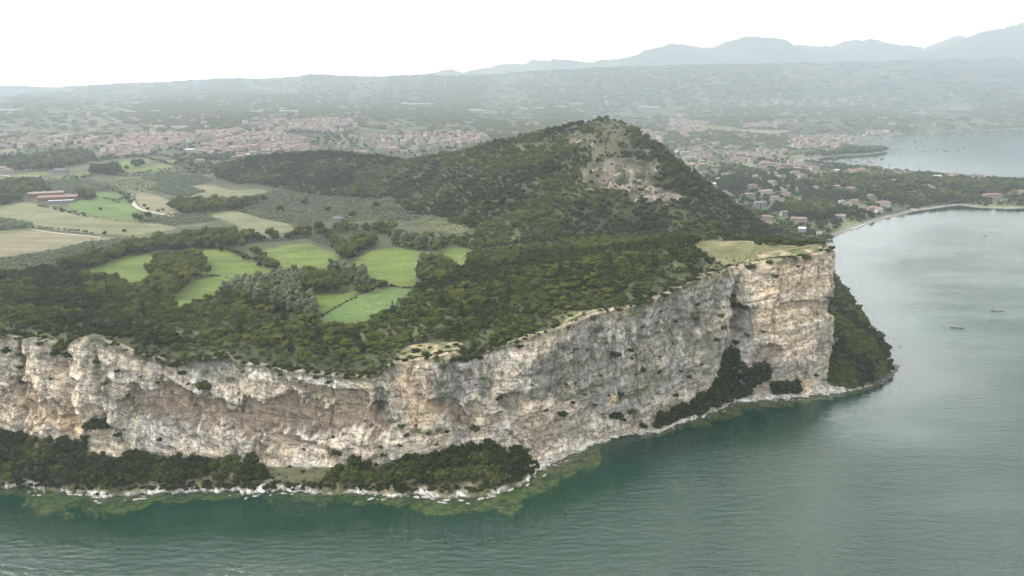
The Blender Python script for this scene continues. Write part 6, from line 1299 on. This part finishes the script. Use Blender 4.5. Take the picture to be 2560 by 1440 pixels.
# sea wall and slipway by the villas
def strip(name, L, w_, h, mat, label, cat):
    P_ = np.array([onground(u, v) for u, v in L]); t = np.gradient(P_, axis=0); t /= np.linalg.norm(t, axis=1)[:, None]; n = np.stack([-t[:, 1], t[:, 0]], 1); co = []
    zb = HG_(P_[:, 0], P_[:, 1])
    for s_, dz in ((-.5, -1), (-.5, h), (.5, h), (.5, -1)): q_ = P_ + n * w_ * s_; co.append(np.column_stack([q_, zb + dz]))
    o = link(name, mesh_np(name, np.array(co).reshape(-1, 3), grid_faces(4, len(P_)), mat)); tag(o, label, cat)
strip('sea_wall', [(2128,574),(2140,570),(2152,565),(2162,561)], 1.2, 1.1, M['whitepaint'], 'white sea wall along the shingle beach', 'sea wall')
strip('terrace', [(2268,522),(2280,523),(2292,524)], 5, .8, M['whitepaint'], 'white concrete terrace above the far beach', 'terrace')
strip('boat_ramp', [(2306,496),(2312,503),(2318,508)], 5, .8, M['whitepaint'], 'white winding ramp down through the trees to the beach', 'ramp')
# ================================================================== BOULDERS
m = N('boulder_stone'); pos = m.pos(); f1 = m.noise(1.2, 6, pos, .65); M['boul'] = m.surf(m.bsdf(m.ramp(f1, [(.3, (.09, .085, .075)), (.52, (.19, .18, .16)), (.75, (.32, .305, .275))]), .9, .15, f1, .3, .7)); M['boulw'] = plain('wet_stone', (.11, .10, .085), .7, .3, .2, 1.2)
BO = []
for i in range(5):
    rs = np.random.RandomState(900 + i); v = ico(2)[0].copy(); f_ = ico(2)[1]; a = rs.uniform(0, 6, 3)
    v *= (1 + .28 * np.sin(v @ rs.normal(0, 2.0, 3) + a[0]) + .14 * np.sin(v @ rs.normal(0, 5, 3) + a[1]))[:, None]; v[:, 2] = np.clip(v[:, 2], -.6, .55); v *= (1, rs.uniform(.55, .8), rs.uniform(.45, .6))
    BO.append((mesh_np('boulder', v, f_, M['boul']), mesh_np('boulder', v, f_, M['boulw'])))
def boulder(x, y, z, s, lab, grp, dark=0, rz=None):
    o = link('boulder', BO[random.randrange(5)][dark], None, (x, y, z), random.uniform(0, 6) if rz is None else rz, s); tag(o, lab, 'boulder', grp)
zones = [(70, 150, 9, 'white slab of rock at the water edge below the left wood'), (165, 300, 16, 'white slab of rock on the bright shoal at the left'), (300, 380, 12, 'white boulder on the bright shoal at the left'), (560, 800, 16, 'pale boulder at the water edge under the middle wood'), (930, 1000, 10, 'pale boulder beside the wide green shoal'), (1015, 1290, 22, 'white rock of the bright ledge below the wooded knoll'), (1290, 1420, 22, 'white rock where the shore turns below the cliff'), (1600, 2060, 26, 'pale boulder at the foot of the grey cliff')]
nz2 = np.stack([tn[:, 0], tn[:, 1]], 1)
for u0, u1, n, lab in zones:
    ks = np.nonzero((su > u0) & (su < u1) & (svals < sfront))[0]
    for _ in range(n):
        k_ = int(random.choice(ks)); o_ = random.uniform(-2.2, 4.5) if u0 < 1500 else random.uniform(-1, 2.5); sz = random.uniform(.45, 1.5) * (1.1 if 165 <= u0 < 300 or u0 == 1015 else .8)
        boulder(SC[k_, 0] + nrm[k_, 0] * o_, SC[k_, 1] + nrm[k_, 1] * o_, random.uniform(-.1, .35), (sz * 1.15, sz, sz * .9), lab, 'shore rocks: ' + lab, 0, math.atan2(nz2[k_, 1], nz2[k_, 0]) + random.uniform(-.3, .3))
for L, n, lab in (([(2196,960),(2210,950),(2224,940),(2238,927),(2243,912)], 34, 'dark boulder of the curved breakwater at the headland'), ([(2158,806),(2170,812),(2182,817),(2192,821)], 18, 'dark boulder of the small spit behind the headland'), ([(2200,826),(2222,838),(2240,852),(2250,868)], 9, 'lone rock awash off the headland'), ([(2160,958),(2190,956),(2205,950)], 12, 'dark boulder under the wooded tip')):
    P_ = np.array([at_h(u, v, 0) for u, v in L]).reshape(-1, 2); s_ = np.concatenate([[0], np.cumsum(np.hypot(*np.diff(P_, axis=0).T))])
    for i in range(n):
        t = s_[-1] * (i + random.random()) / n; x = np.interp(t, s_, P_[:, 0]) + random.uniform(-1.3, 1.3); y = np.interp(t, s_, P_[:, 1]) + random.uniform(-1.3, 1.3); sz = random.uniform(.8, 1.7) * (.7 if n == 9 else 1)
        boulder(float(x), float(y), .1 if n != 9 else -.15, (sz * 1.3, sz, sz), lab, lab.replace('boulder', 'boulders').replace('rock ', 'rocks '), 1)
# ------------------------------------------------------------------ haze
hz = N('haze'); hv = hz.n('VolumePrincipled', {'Density': HAZE_DENSITY, 'Anisotropy': .35}); hv.inputs['Color'].default_value = (.352, .395, .44, 1)
hz.t.links.new(hv.outputs[0], hz.out.inputs['Volume'])
x0, x1, y0, y1, z0, z1 = -17500, 16500, -3500, 13200, -14.0, 1330.0
co = [(x, y, z) for z in (z0, z1) for y in (y0, y1) for x in (x0, x1)]
ho = link('haze', mesh_np('haze', co, np.array([[0, 2, 3, 1], [4, 5, 7, 6], [0, 1, 5, 4], [2, 6, 7, 3], [0, 4, 6, 2], [1, 3, 7, 5]]), hz.m))
tag(ho, kind='stuff')
